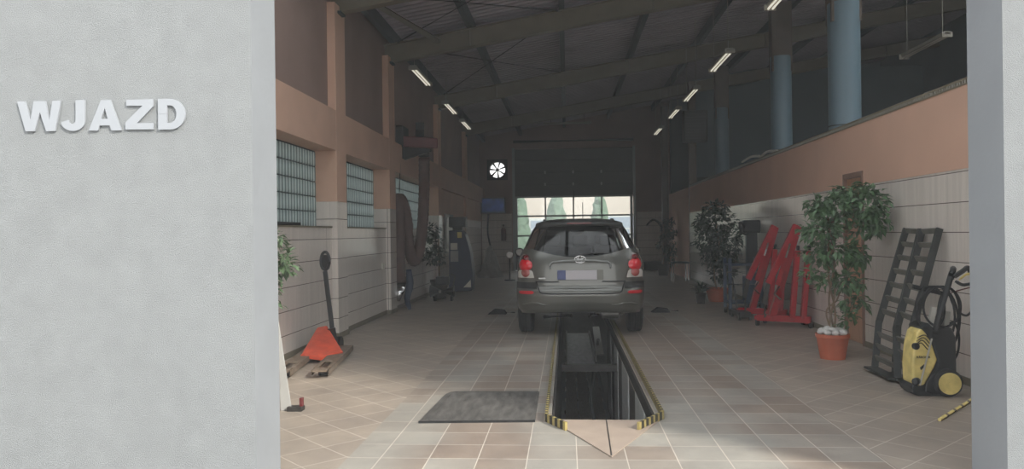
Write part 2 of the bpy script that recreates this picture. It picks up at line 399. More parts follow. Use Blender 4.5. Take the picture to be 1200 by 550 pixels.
# glass block windows
for i, (y0, y1) in enumerate(((5.6,9.95),(10.4,13.0),(13.45,18.05))):
    t = thing('window_%d' % (i+1), None, None, (XL-.28,(y0+y1)/2,1.49)); t['kind'] = 'structure'
    m = MB(); n = int(round((y1-y0-.02)/.195)); wy = (y1-y0)/n
    zs = [1.495+k*.2 for k in range(6)]
    for a in range(n):
        for b in range(5):
            ya, yb_ = y0+a*wy+.006, y0+(a+1)*wy-.006
            m.box(XL-.35,XL-.285,ya,yb_,zs[b]+.006,zs[b+1]-.006)
    m.build('glass_pane', 'glass_block', t, bevel=.008)
    g = MB()
    for b in range(6): g.box(XL-.345,XL-.297,y0,y1,zs[b]-.012,zs[b]+.012)
    for a in range(1,n): g.box(XL-.340,XL-.302,y0+a*wy-.004,y0+a*wy+.004,1.5,2.49)
    g.build('grout_frame', 'purlin', t)
    MB().box(XL-.3,XW+.012,y0+.001,y1-.001,1.478,1.498).build('window_sill', 'beam', t)
# right half wall
m = MB().box(XR,XR+.25,YB,9.1,.07,1.885).box(XR,XR+.25,9.72,21.6,.07,1.885)
struct('wall_right', m, 'wall_tile')
m = MB().box(XR-.004,XR+.25,YB,9.1,1.885,2.62).box(XR-.004,XR+.25,9.1,9.72,2.03,2.62).box(XR-.004,XR+.25,9.72,21.6,1.885,2.62).box(XR+.02,XR+.25,21.95,YE,0,2.62)
struct('wall_right_band', m, 'peach_light').name = 'wall_right_upper'
struct('baseboard_right', MB().box(XR-.006,XR+.1,YB,9.1,0,.07).box(XR-.006,XR+.1,9.72,21.6,0,.07), 'beam')
# perforated edge profile on the half wall
t = thing('trim_1', None, None, (XR,12,2.62)); t['kind'] = 'structure'
MB().box(XR-.012,XR+.262,YB,21.6,2.645,2.665).box(XR-.012,XR+.262,YB,21.6,2.605,2.617).build('coping_strip', 'beam', t)
m = MB(); y = 4.5
while y < 17: m.box(XR-.012,XR-.004,y,y+.02,2.617,2.645); y += .045
m.build('perforated_edge', 'fixture', t)
MB().box(XR-.002,XR+.25,YB,21.6,2.6,2.646).build('coping_core', 'beam', t)
# door in the right wall
t = thing('door_1', None, None, (XR+.1,9.4,0)); t['kind'] = 'structure'
MB().box(XR-.02,XR+.2,9.10,9.14,0,2.05).box(XR-.02,XR+.2,9.68,9.72,0,2.05).box(XR-.02,XR+.2,9.14,9.68,1.99,2.05).build('door_frame', 'door_frame', t, bevel=.005)
MB().box(XR+.02,XR+.06,9.14,9.68,.01,1.985).build('door_leaf', 'wood_door', t, bevel=.003)
MB().tube(bez([(XR+.02,9.62,1.03),(XR-.02,9.62,1.03),(XR-.035,9.60,1.03),(XR-.035,9.51,1.03)]), .009).build('door_handle', 'alu', t, smooth=True)
# back wall round the gate
GX0, GX1, GZ = -1.90, 2.45, 4.46
FX, FZ, FR = -2.51, 3.72, .34
m = MB().box(-3.5,GX0,YE,YE+.3,0,FZ-FR).box(-3.5,FX-FR,YE,YE+.3,FZ-FR,FZ+FR).box(FX+FR,GX0,YE,YE+.3,FZ-FR,FZ+FR).box(-3.5,GX0,YE,YE+.3,FZ+FR,7.4)
m.box(GX0,GX1,YE,YE+.3,GZ,7.4).box(GX1,11.2,YE,YE+.3,0,7.4)
struct('wall_back', m, 'brown_wall')
struct('wall_back_tiles', MB().box(-3.1,GX0-.1,YE-.02,YE,0,2.1).box(GX1+.1,XR,YE-.02,YE,0,2.1), 'wall_tile').name = 'wall_back_lower'
struct('wall_far_right', MB().box(11,11.3,YB,YE,0,7.6), 'plaster_teal').name = 'wall_far'
struct('wall_hall', MB().box(3.75,11,27.4,27.75,0,7.4), 'plaster_teal').name = 'wall_hall'
struct('wall_outer', MB().box(-4.0,-3.9,-2,4,-.1,.0), 'asphalt').name = 'trim_2'
# roof deck : trapezoid profile running along X
m = MB(); rows = []; y = YB-.2; k = 0
prof = []
while y < YE+.3:
    for dy, dz in ((0,0),(.07,0),(.095,.045),(.165,.045)): prof.append((y+dy, dz))
    y += .19
m.grid([[(x, yy, roofz(x)+dz) for yy, dz in prof] for x in (-3.6, -2.8, 2.6, 4.6, 9.4, 11.3)])
FILL_OPENINGS = [(-2.8,2.6,4.5,8.8),(4.6,9.4,5.2,12.5)]  # roof openings out of view, added to brighten the interior
for f in [f for f in m.bm.faces if any(a-.01 < f.calc_center_median().x < b+.01 and c < f.calc_center_median().y < d for a,b,c,d in FILL_OPENINGS)]: m.bm.faces.remove(f)
struct('ceiling', m, 'deck', solid=.004)
for k, (a,b,c,d) in enumerate(FILL_OPENINGS):
    struct('window_%d' % (k+4), MB().hull8([(a,c,roofz(a)+.09),(b,c,roofz(b)+.09),(b,d,roofz(b)+.09),(a,d,roofz(a)+.09),(a,c,roofz(a)+.1),(b,c,roofz(b)+.1),(b,d,roofz(b)+.1),(a,d,roofz(a)+.1)]), 'fill_skylight')  # translucent panes over the added openings, fill light only
m = MB()
def slab(a,b,c,d): m.hull8([(a,c,roofz(a)+.1),(b,c,roofz(b)+.1),(b,d,roofz(b)+.1),(a,d,roofz(a)+.1),(a,c,roofz(a)+.2),(b,c,roofz(b)+.2),(b,d,roofz(b)+.2),(a,d,roofz(a)+.2)])
slab(-3.6,11.3,YB-.2,4.5); slab(2.6,11.3,4.5,5.2); slab(-3.6,11.3,12.5,YE+.3); slab(-3.6,-2.8,4.5,12.5); slab(2.6,4.6,5.2,12.5); slab(9.4,11.3,5.2,12.5); slab(-2.8,2.6,8.8,12.5)
struct('ceiling_top', m, 'purlin')

# pit
t = thing('trim_3', None, None, ((PX0+PX1)/2,PY0,PD)); t['kind'] = 'structure'
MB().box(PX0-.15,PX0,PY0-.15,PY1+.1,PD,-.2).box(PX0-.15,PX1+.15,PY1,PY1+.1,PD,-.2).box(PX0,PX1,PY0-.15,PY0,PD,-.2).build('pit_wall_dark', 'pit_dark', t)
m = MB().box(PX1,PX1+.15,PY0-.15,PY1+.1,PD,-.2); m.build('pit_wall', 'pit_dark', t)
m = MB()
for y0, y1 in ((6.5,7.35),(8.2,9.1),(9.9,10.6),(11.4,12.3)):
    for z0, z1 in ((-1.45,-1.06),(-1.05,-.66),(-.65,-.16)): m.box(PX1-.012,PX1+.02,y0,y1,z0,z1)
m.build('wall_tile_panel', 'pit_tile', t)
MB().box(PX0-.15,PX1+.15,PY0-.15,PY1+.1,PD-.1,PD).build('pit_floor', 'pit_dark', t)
MB().box(PX1-.02,PX1,PY0,PY1,-.13,-.012).box(PX0,PX0+.02,PY0,PY1,-.13,-.012).build('rail', 'dark_steel', t)
m = MB()
for k in range(3): m.box(PX0+.08+k*.21,PX0+.27+k*.21,PY0+.1,PY1-.5,PD+.06,PD+.09)
for k in range(14): m.box(PX0+.06,PX1-.06,PY0+.4+k*.9,PY0+.48+k*.9,PD,PD+.06)
m.build('duckboard', 'wood_plank', t)
# closing plate with pointed nose
m = MB().prism([(PX0-.005,PY0,.002),(PX1+.005,PY0+.0,.002),(.256,4.64,.002)], (0,0,.006))
tag(m.build('pit_cover_plate', 'beige_plate'), 'beige pointed plate on the floor at the near end of the pit', 'floor plate')
tag(MB().bar((.27,PY0-.005,.0095),(.256,4.66,.0095),.007,.003,up=(0,0,1)).build('joint', 'dark_steel'), 'dark joint line down the middle of the beige plate', 'joint')
# striped guard kerbs
def kerb(name, pts, label):
    t = thing(name, label, 'kerb', (pts[0][0],pts[0][1],0))
    dark = MB(); yel = MB(); pitch = .075
    for (a, b) in zip(pts, pts[1:]):
        a, b = Vector((*a,0)), Vector((*b,0)); L = (b-a).length; d = (b-a)/L; n = int(L/pitch)
        s = d.cross(Vector((0,0,1)))*.009
        for i in range(n+1):
            p = a+d*(i*pitch); q = a+d*min(L, i*pitch+pitch*.42); r_ = a+d*min(L, (i+1)*pitch)
            if (q-p).length > .005: yel.prism([p-s*1.05,p+s*1.05,q+s*1.05,q-s*1.05],(0,0,.0585))
            if (r_-q).length > .005: dark.prism([q-s,q+s,r_+s,r_-s],(0,0,.058))
    dark.build('dark_stripes', 'black_paint', t); yel.build('yellow_stripes', 'yellow_paint', t)
kerb('pit_kerb', [(-.02,5.27),(-.165,5.52),(-.165,13.2)], 'yellow and black striped kerb along the left edge of the pit')
kerb('pit_kerb', [(.475,5.27),(.685,5.62),(.685,13.2)], 'yellow and black striped kerb along the right edge of the pit')

# roof beams
FR_Y = [10.17, 13.2, 18.25, 23.2]
names = ['nearest the entrance, partly cut by the top of the picture', 'second from the entrance', 'third from the entrance', 'nearest the far gate']
def ibeam(m, x0, x1, y, wd=.16):
    zb = lambda x: 4.4+.165*(x+3.05)
    h = .33
    for (za, zc, hw) in ((0,.014,wd/2),(.014,h-.014,.006),(h-.014,h,wd/2)):
        m.hull8([(x0,y-hw,zb(x0)+za),(x1,y-hw,zb(x1)+za),(x1,y+hw,zb(x1)+za),(x0,y+hw,zb(x0)+za),(x0,y-hw,zb(x0)+zc),(x1,y-hw,zb(x1)+zc),(x1,y+hw,zb(x1)+zc),(x0,y+hw,zb(x0)+zc)])
proto = None
for y, nm in zip(FR_Y, names):
    lab = 'olive brown sloping roof beam '+nm
    if proto is None:
        proto = thing('roof_beam', lab, 'beam', (XL,y,4.4), 'sloping roof beams')
        m = MB(); ibeam(m, -3.16, 11, y); m.build('girder', 'beam', proto)
        m = MB()
        for k in range(8):
            x = -1.64+k*1.59; m.box(x-.006,x+.006,y-.075,y+.075,4.41+.165*(x+3.05),4.71+.165*(x+3.05))
        m.build('stiffener', 'beam', proto)
        MB().box(-3.16,-3.0,y-.1,y+.1,4.38,4.415).box(-3.13,-3.06,y-.06,y+.06,4.3,4.4).build('end_bracket', 'purlin', proto)
    else: dup(proto, (XL,y,4.4), label=lab)
# purlins
pn = ['along the left eave', 'above the pallet truck side', 'above the middle of the parked car', 'right of the middle of the bay', 'above the right row of hanging lamps', 'above the half wall', 'behind the blue columns', 'farthest to the right']
proto = None
for k, nm in enumerate(pn):
    x = -3.0+.0 if k == 0 else -1.64+(k-1)*1.60
    z = 4.73+.165*(x+3.05)
    lab = 'dark grey roof purlin '+nm
    if proto is None:
        proto = MB().box(x-.05,x+.05,YB,YE,z,z+.2).build('roof_purlin', 'purlin', origin=(x,16,z)); tag(proto, lab, 'purlin', 'roof purlins')
    else: dup(proto, (x,16,z), label=lab)
# eave tube in the first bay and rods
tag(MB().tube([(-2.95,10.3,4.78),(-2.2,13.1,4.75)], .055, 10).build('brace_tube', 'fixture', smooth=True), 'pale grey diagonal tube under the roof in the first bay', 'brace')
rods = [((-2.9,10.3,4.72),(-.1,13.1,5.2),'first bay rising to the right'),((-.1,10.3,5.18),(-2.9,13.1,4.74),'first bay falling to the right'),((-2.9,13.4,4.74),(-.1,18.1,5.2),'second bay rising to the right'),((-.1,13.4,5.2),(-2.9,18.1,4.74),'second bay falling to the right')]
for a, b, nm in rods:
    tag(MB().tube([a,b], .012, 6).build('bracing_rod', 'rod'), 'thin dark bracing rod under the roof in the '+nm, 'rod', 'roof bracing rods')

# blue clad columns on the far side of the half wall
for X, Y, r, top, nm in ((4.3,12.05,.235,4.85,'widest, nearest the entrance'),(4.3,15.5,.205,4.82,'middle one, with brown steel above'),(4.3,21.3,.19,4.75,'farthest one, beside the hanging black box')):
    t = thing('column', 'round blue column behind the half wall, '+nm, 'column', (X,Y,0), 'blue columns')
    MB().lathe([(r,0),(r,top)], (X,Y,0), n=36).build('column_cladding', 'blue_column', t, smooth=True)
    MB().box(X-r*.95,X+r*.95,Y-r*.6,Y+r*.6,top-.3,5.9).build('steel_post', 'brown_steel', t)
    if Y < 20: MB().lathe([(r+.004,2.95),(r+.004,2.97)], (X,Y,0), n=36).build('band', 'purlin', t, smooth=True)
# steel posts in the row
for X, Y, nm in ((3.57,21.78,'carrying the black box'),(3.34,26.0,'farther back')):
    tag(MB().box(X-.1,X+.1,Y-.1,Y+.1,0,5.6).build('steel_post', 'brown_steel', bevel=.01), 'brown square post at the end of the half wall, '+nm, 'post')
tag(MB().box(4.0,11,24.0,24.2,2.9,3.05).build('cross_beam', 'purlin'), 'dark horizontal beam across the neighbouring hall', 'beam')
struct('wall_partition', MB().box(3.9,11,24.2,24.4,0,6.4), 'plaster_teal').name = 'wall_side'
t = thing('wall_heater', 'black boxy unit hung high on the brown post at right', 'heater', (3.55,21.55,3.9))
hz0, hz1 = 3.85, 4.72
MB().box(3.27,3.92,21.3,21.66,hz0,hz1).build('casing', 'black', t, bevel=.02)
m = MB()
for k in range(9): m.box(3.33,3.86,21.285,21.3,hz0+.08+k*.085,hz0+.12+k*.085)
m.build('louvre', 'black_plastic', t)

# ============================================================ FACADE LETTERS
def letter(ch, polys):
    m = MB()
    for poly in polys:
        pts = [at(x/5, 90+y/5, Y=YF) for x, y in poly]
        pts = [Vector((p.x, YF-.014, p.z)) for p in pts]
        m.prism(pts, (0,.012,0))
    t = m.build('sign_letter', 'letters', origin=None)
    tag(t, 'large pale capital letter %s on the rough grey facade' % ch, 'letter', 'letters of the facade sign')
def arc(cx, cy, rx, ry, a0, a1, n=10): return [(cx+rx*math.cos(math.radians(a0+(a1-a0)*i/n)), cy+ry*math.sin(math.radians(a0+(a1-a0)*i/n))) for i in range(n+1)]
letter('W', [[(110,148),(157,147),(188,255),(207,146),(276,145),(298,255),(316,144),(366,142),(332,320),(280,321),(243,210),(213,321),(160,322)]])
letter('J', [[(452,140),(506,138),(506,262)]+arc(436,262,70,58,0,172,12)+[(410,255)]+arc(432,256,20,22,170,10,8)+[(452,250)]])
letter('A', [[(600,140),(655,138),(720,316),(662,317),(650,287),(621,287.5),(621,249),(640,248),(622,185),(622,139.5)][:10], [(600,140),(622,139.5),(622,185),(602,249),(621,249),(621,287.5),(592,288),(582,317),(528,318)]])
letter('Z', [[(748,138),(905,134),(905,175),(810,274),(907,273),(907,310),(743,311),(743,270),(842,172),(748,172)]])
letter('D', [[(932,133)]+[(1005,131)]+arc(1005,221,88,90,-90,90,16)[0:]+[(935,312),(934,222),(986,222),(986,273)]+arc(1005,221,36,51,90,-90,12)+[(986,170),(986,221),(934,221)]])

# ============================================================ CAR
CX = .172
import bisect
def lerp(tab, z):
    zs = [r[0] for r in tab]; i = min(max(bisect.bisect_right(zs, z)-1, 0), len(tab)-2)
    a, b = tab[i], tab[i+1]; t = min(max((z-a[0])/(b[0]-a[0]), 0), 1)
    return [a[k]+(b[k]-a[k])*t for k in range(1, len(a))]
#      z    halfw  rearY  frontY
TB = [(.30,.835,10.00,14.05),(.36,.86,9.95,14.18),(.45,.875,9.93,14.26),(.56,.882,9.925,14.28),(.62,.885,9.94,14.28),(.66,.886,9.985,14.27),(.74,.888,10.0,14.24),(.86,.889,10.015,14.15),(.95,.885,10.03,13.98),(1.00,.878,10.045,13.7),(1.05,.862,10.06,13.25),
      (1.10,.83,10.08,13.10),(1.16,.795,10.115,12.98),(1.24,.757,10.165,12.8),(1.32,.722,10.22,12.6),(1.40,.682,10.275,12.38),(1.46,.642,10.32,12.2),(1.50,.60,10.36,12.05),(1.53,.55,10.42,11.9),(1.553,.47,10.55,11.75),(1.568,.33,10.75,11.55),(1.574,.12,10.95,11.3)]
LR, NR = .62, 4.4
TB = [(z, w*.962, yr, yf) for z, w, yr, yf in TB]
def rear_y(x, z):
    w, yr, yf = lerp(TB, z); L = min(LR, (yf-yr)*.5); q = min(abs(x)/w, .9999)
    return yr+L*(1-(1-q**NR)**(1/NR))
def side_w(z): return lerp(TB, z)[0]
RW, FW, WZ, WR = 10.62, 13.37, .318, .318
car = thing('minivan', 'dark silver grey minivan standing over the inspection pit, seen from behind', 'car', (CX,12.1,0))
lv = [.30,.33,.36,.40,.45,.50,.56,.59,.62,.64,.66,.70,.74,.80,.86,.91,.95,.98,1.0,1.025,1.05,1.075,1.1,1.13,1.16,1.2,1.24,1.28,1.32,1.36,1.40,1.43,1.46,1.48,1.5,1.515,1.53,1.542,1.553,1.561,1.568,1.574]
def ring(z):
    w, yr, yf = lerp(TB, z); L = min(LR, (yf-yr)*.5); pts = []
    for k in range(-24, 25):
        a = k/24*PI/2; sx_ = math.copysign(abs(math.sin(a))**(2/NR), a); cy = abs(math.cos(a))**(2/NR)
        pts.append((w*sx_, yr+L*(1-cy)))
    ys, ye = yr+L, yf-L*.9
    for k in range(1, 40): pts.append((w, ys+(ye-ys)*k/40))
    for k in range(24, -25, -1):
        a = k/24*PI/2; sx_ = math.copysign(abs(math.sin(a))**(2/3.2), a); cy = abs(math.cos(a))**(2/3.2)
        pts.append((w*sx_, ye+L*.9*cy))
    for k in range(39, 0, -1): pts.append((-w, ys+(ye-ys)*k/40))
    return pts
m = MB(); bm = m.bm; rings = []
for z in lv:
    rr = []
    for x, y in ring(z):
        zz, yy = z, y
        if abs(x) > .6 and z < .8:
            for c in (RW, FW):
                d = math.hypot(y-c, z-WZ)
                if .30 < d < .375: k = .375/d; yy, zz = c+(y-c)*k, WZ+(z-WZ)*k
        if z < .35 and yy < 10.2: zz = z+.035*(1-abs(x)/.9)
        rr.append(bm.verts.new((CX+x, yy, zz)))
    rings.append(rr)
def in_glass(p):
    x, y, z = p.x-CX, p.y, p.z
    zb = 1.04+.14*(abs(x)/.7)**2
    if y < 10.75 and abs(x) < side_w(z)-.085 and zb+.02 < z < 1.435: return True
    if abs(abs(x)-side_w(z)) < .03 and 1.09 < z < 1.45 and any(a < y < b for a, b in ((11.0,11.25),(11.33,12.1),(12.18,12.5))): return True
    if y > 12.2 and abs(x) < side_w(z)-.07 and 1.08 < z < 1.47: return True
    return False
for A, B in zip(rings, rings[1:]):
    n = len(A)
    for k in range(n):
        vs = (A[k],A[(k+1)%n],B[(k+1)%n],B[k]); c = sum((v.co for v in vs), Vector())/4
        if in_glass(c): continue
        if abs(c.x-CX) > .6 and min(math.hypot(c.y-RW,c.z-WZ), math.hypot(c.y-FW,c.z-WZ)) < .36: continue
        f_ = bm.faces.new(vs)
        if c.y < 10.72 and abs(c.x-CX) < side_w(c.z)+.02 and 1.05+.14*(abs(c.x-CX)/.7)**2 < c.z < 1.47: f_.material_index = 1
        if abs(abs(c.x-CX)-side_w(c.z)) < .03 and 1.09 < c.z < 1.46 and 10.7 < c.y < 12.6: f_.material_index = 1
bm.faces.new(rings[-1])
for v in [v for v in bm.verts if not v.link_faces]: bm.verts.remove(v)
bo = m.build('body', 'paint', car, smooth='full'); bo.data.materials.append(MATS['black'])
# patches that follow the rear of the body; outline given as rows z -> (xl, xr)
def rows_at(tab, n):
    z0, z1 = tab[0][0], tab[-1][0]; return [(z0+(z1-z0)*i/n, lerp(tab, z0+(z1-z0)*i/n)) for i in range(n+1)]
def patch(tab, off, n=14, nx=16):
    rows = []
    for z, (a, b) in rows_at(tab, n):
        r = []
        for k in range(nx+1):
            x = a+(b-a)*k/nx; w = side_w(z); e = 2e-3
            x = max(min(x, w*.9985), -w*.9985)
            y = rear_y(x, z); x2 = min(abs(x)+e, w*.9995)
            nx_, ny_ = (rear_y(x2, z)-y)/max(x2-abs(x),1e-5), -1.0; l = math.hypot(nx_, 1)
            sgn = 1 if x >= 0 else -1
            r.append((CX+x+sgn*nx_/l*off, y+ny_/l*off, z))
        rows.append(r)
    m = MB(); m.grid(rows); return m
def disc(cx, cz, rx, rz, off, dome, sx=1):
    m = MB(); rows = []
    for i in range(7):
        q = i/6; r = []
        for k in range(25):
            a = 2*PI*k/24; x = sx*cx+rx*q*math.cos(a); z = cz+rz*q*math.sin(a)
            w = side_w(z); x = max(min(x, w*.997), -w*.997)
            o = off+dome*(1-q*q)
            r.append((CX+x+(.5*o if x > 0 else -.5*o)*(abs(x) > .65), rear_y(x, z)-o, z))
        rows.append(r)
    m.grid(rows); bmesh.ops.remove_doubles(m.bm, verts=m.bm.verts, dist=1e-5); return m
# tailgate
tab_ = [(.585,-.50,.50),(.60,-.525,.525),(.64,-.55,.55),(.74,-.565,.565),(.80,-.585,.585),(.95,-.595,.595),(1.05,-.62,.62),(1.10,-.645,.645),(1.18,-.665,.665)]
rows = []
for i in range(25):
    r = []
    for k in range(41):
        u = k/20-1; zt = 1.045+.125*u*u; z = .585+(zt-.585)*i/24; x = u*lerp(tab_, z)[1]
        r.append((CX+x, rear_y(x, z)-.018, z))
    rows.append(r)
m = MB(); m.grid(rows)
tgo = m.build('tailgate', 'paint', car, smooth='full')
# plate recess, light trim edges
rc = patch([(.715,-.30,.30),(.735,-.335,.335),(.90,-.375,.375),(.975,-.36,.36),(.985,-.34,.34)], .020, 8, 20).build('plate_recess', 'paint', tgo, smooth='full')
MB().tube([(CX+x, rear_y(x, z)-.036, z) for x, z in ((-.39,.905),(-.395,.93),(-.39,.96),(-.36,.985),(-.2,1.0),(0,1.006),(.2,1.0),(.36,.985),(.39,.96),(.395,.93),(.39,.905))], .013, 8).build('handle_trim', 'alu', tgo, smooth=True)
m = MB(); m.grid([[(CX+x, rear_y(x,.72)-.035, z) for x in (-.30,-.15,0,.15,.30)] for z in (.757,.885)]); m.build('licence_plate_holder', 'paint', tgo, solid=.006)
m = MB(); m.box(CX-.20,CX+.215,rear_y(0,.8)-.062,rear_y(0,.8)-.052,.757,.88); m.build('licence_plate', 'plate', tgo, bevel=.003)
MB().box(CX-.30,CX-.19,rear_y(0,.8)-.064,rear_y(0,.8)-.053,.757,.88).build('plate_band', 'plate_blue', tgo, bevel=.003)
# seam and dark strips
MB().tube([(CX+x, rear_y(x, z)-.018, z) for x, z in [(-.585,.735),(-.555,.66),(-.53,.60),(-.50,.582)]+[(-.5+k*.1,.576) for k in range(1,10)]+[(.50,.582),(.53,.60),(.555,.66),(.585,.735)]], .010, 6).build('tailgate_gap', 'black', tgo)
patch([(.722,-.57,-.27),(.738,-.57,-.29)], .030, 2, 8).build('seam_strip', 'black', tgo)
patch([(.722,.27,.57),(.738,.29,.57)], .030, 2, 8).build('seam_strip', 'black', tgo)
# emblem : three ellipses on the gate
def ell(m, cx, cz, rx, rz, r, y):
    m.tube([(CX+cx+rx*math.cos(2*PI*k/24), y, cz+rz*math.sin(2*PI*k/24)) for k in range(25)], r, 6)
m = MB(); ey = rear_y(0,1.0)-.038
ell(m, 0, 1.02, .072, .047, .0065, ey); ell(m, 0, 1.022, .026, .044, .005, ey-.003); ell(m, 0, 1.044, .05, .02, .005, ey-.003)
m.build('emblem', 'chrome', tgo, smooth=True)
m = MB()
for k in range(7): m.box(CX-.545+k*.013,CX-.537+k*.013,rear_y(-.5,.77)-.026,rear_y(-.5,.77)-.02,.765,.783)
m.build('badge', 'chrome', tgo)
# bumper : follows the corners, with bulge
bp = patch([(.35,-.82,.82),(.38,-.868,.868),(.46,-.878,.878),(.555,-.884,.884),(.575,-.884,.884)], .016, 12, 48)
bp.build('bumper', 'paint', car, smooth='full')
for s in (-1, 1):
    a = [(.64,.57,.883),(.70,.565,.885),(.722,.565,.884)]
    tab = [(z, *( (-q, -p) if s < 0 else (p, q))) for z, p, q in a]
    patch(tab, .014, 4, 12).build('bumper_end_cap', 'black', car, smooth='full')
    tab = [(z, *( (-q, -p) if s < 0 else (p, q))) for z, p, q in ((.572,.50,.884),(.64,.565,.884))]
    patch(tab, .014, 4, 14).build('bumper_corner', 'paint', car, smooth='full')
    a = [(.572,.63,.77),(.58,.605,.79),(.605,.605,.79),(.613,.63,.77)]
    tab = [(z, *( (-q, -p) if s < 0 else (p, q))) for z, p, q in a]
    patch(tab, .026, 3, 10).build('reflector', 'reflector', car)
    m = MB().tube([(CX+s*x, rear_y(x, .42)-.022, .43+(.018 if k in (2,3) else 0)) for k, x in enumerate((.40,.48,.56,.66,.74,.78))], [.004,.012,.016,.016,.012,.004], 8); m.build('bumper_moulding', 'paint', car, smooth=True)
    # tail lamp
    a = [(.775,.593,.81),(.80,.597,.812),(.90,.622,.812),(.98,.632,.805),(1.03,.645,.79),(1.065,.662,.775),(1.085,.68,.755),(1.095,.70,.735)]
    tab = [(z, *( (-q, -p) if s < 0 else (p, q))) for z, p, q in a]
    lp = patch(tab, .02, 16, 12).build('tail_lamp', 'lamp_chrome', car, smooth='full')
    tab2 = [(z, *( (-q, -p) if s < 0 else (p, q))) for z, p, q in ((.779,.598,.806),(.80,.602,.807),(.865,.62,.807),(.88,.64,.79))]
    patch(tab2, .023, 5, 12).build('reversing_lens', 'clear_lens', lp, smooth='full')
    disc(.712,1.042,.045,.040,.026,.018,s).build('upper_lens', 'dark_red_lens', lp, smooth='full')
    disc(.715,.948,.084,.082,.026,.026,s).build('brake_lens', 'red_lens', lp, smooth='full')
    disc(.71,.85,.058,.060,.026,.018,s).build('lower_lens', 'pink_lens', lp, smooth='full')
    m = MB(); m.tube([(CX+s*x, rear_y(x, z)-.035, z) for x, z in ((.725+.04*math.cos(q/12*2*PI), .945+.04*math.sin(q/12*2*PI)) for q in range(13))], .006, 6); m.build('lens_ring', 'clear_lens', lp, smooth=True)
# rear window
gl = []
for i in range(13):
    q = i/12; r = []
    for k in range(33):
        u = (k/16-1); 
        ztop, zbot = 1.462-.012*u*u, 1.05+.12*u*u
        z = zbot+(ztop-zbot)*q; w = side_w(z)-.045; x = u*w
        r.append((CX+x, rear_y(x, z)-.012, z))
    gl.append(r)
m = MB(); m.grid(gl); rg = m.build('rear_window', 'tinted_glass', car, smooth='full')
m = MB().tube([(CX+.0,rear_y(0,1.08)-.03,1.085),(CX+.16,rear_y(.16,1.09)-.03,1.092),(CX+.42,rear_y(.42,1.12)-.03,1.10)], .008, 6)
m.build('wiper', 'black', rg, smooth=True)
# spoiler with third brake light
m = MB(); rows = []
for dz, dy in ((-.015,.0),(-.028,-.075),(-.012,-.10),(.015,-.095),(.05,.02),(.062,.25)):
    rows.append([(CX+x, rear_y(x*.98,1.47)+dy+.04*abs(x/.6)**3, 1.495+dz-.05*abs(x/.62)**4) for x in [(-.60+k*.06) for k in range(21)]])
m.grid(rows); sp = m.build('spoiler', 'paint_dark', car, smooth='full', solid=-.012)
MB().box(CX-.165,CX+.165,rear_y(0,1.47)-.108,rear_y(0,1.47)-.085,1.487,1.508).build('third_brake_light', 'dark_red_lens', sp, bevel=.006)
MB().cyl((CX+.06,10.85,1.56),(CX+.06,10.78,1.80),.005,6).build('roof_aerial', 'black', car)
for s in (-1, 1):
    MB().tube(bez([(CX+s*.50,10.9,1.535),(CX+s*.50,11.1,1.56),(CX+s*.49,11.5,1.562),(CX+s*.50,11.85,1.53)]), .012, 8).build('roof_rail', 'paint_dark', car, smooth=True)
    # side windows
    for (a, b) in ((10.74,11.28),(11.32,12.12),(12.17,12.55)):
        m = MB(); m.grid([[(CX+s*(side_w(z)+.006), (a if not (a < 10.8) else a+.25*(z-1.1))+((b-.9*(z-1.08)*(1 if b > 12.3 else 0)-(a if not (a < 10.8) else a+.25*(z-1.1)))*k/8), z) for k in range(9)] for z in (1.08,1.16,1.24,1.32,1.40,1.46)])
        m.build('side_window', 'tinted_glass', car, smooth='full')
    for a in (11.30, 12.14):
        MB().tube([(CX+s*(side_w(z)+.001), a, z) for z in (.42,.6,.8,.95,1.06,1.16,1.3,1.46)], .005, 6).build('door_gap', 'black', car)
        MB().box(CX+s*.855-.012,CX+s*.855+.012,a+.08,a+.24,.93,.96).build('door_handle', 'paint', car, bevel=.006)
    # mirror
    m = MB(); m.ball((CX+s*.955,12.62,1.06),.085,sq=(.95,.6,.85)); m.bar((CX+s*.83,12.62,1.03),(CX+s*.91,12.62,1.04),.05,.05)
    mi = m.build('door_mirror', 'paint_dark', car, smooth='full')
    MB().lathe([(.055,0),(.055,.006)], (CX+s*.955,12.57,1.06), (0,-1,0), 16).build('mirror_glass', 'steel', mi)
    MB().ball((CX+s*.66,13.98,.70),.13,sq=(1,.8,.7)).build('headlamp', 'clear_lens', car, smooth='full')
# windscreen
m = MB(); rows = []
for z in (1.07,1.16,1.24,1.32,1.40,1.46):
    w, yr, yf = lerp(TB, z); L = min(LR, (yf-yr)*.5)*.9
    rows.append([(CX+x*(w-.05), yf-L*(1-(1-abs(x)**3.2)**(1/3.2))+.006, z) for x in [(-.95+k*.095) for k in range(21)]])
m.grid(rows); m.build('windscreen', 'tinted_glass', car, smooth='full')
MB().box(CX-.8,CX+.8,10.45,13.2,.5,.56).build('cabin_floor', 'seat', car)
for x, y in ((-.38,10.95),(.02,10.95),(.40,10.95),(-.38,12.0),(.38,12.0)):
    st = MB().box(CX+x-.22 if y > 11.5 else CX+x-.19,CX+x+.22 if y > 11.5 else CX+x+.19,y,y+.14,.6,1.17).box(CX+x-.2,CX+x+.2,y+.1,y+.55,.56,.78).build('car_seat', 'seat', car, bevel=.04, seg=3)
    MB().box(CX+x-.11,CX+x+.11,y+.0,y+.09,1.19,1.34).build('headrest', 'seat', st, bevel=.03, seg=3)
MB().box(CX-.75,CX+.75,12.75,13.1,.75,1.05).build('dashboard', 'seat', car, bevel=.05)
MB().ball((CX,12.3,1.40),.06,sq=(2,.4,.6)).build('rear_view_mirror', 'black', car, smooth='full')
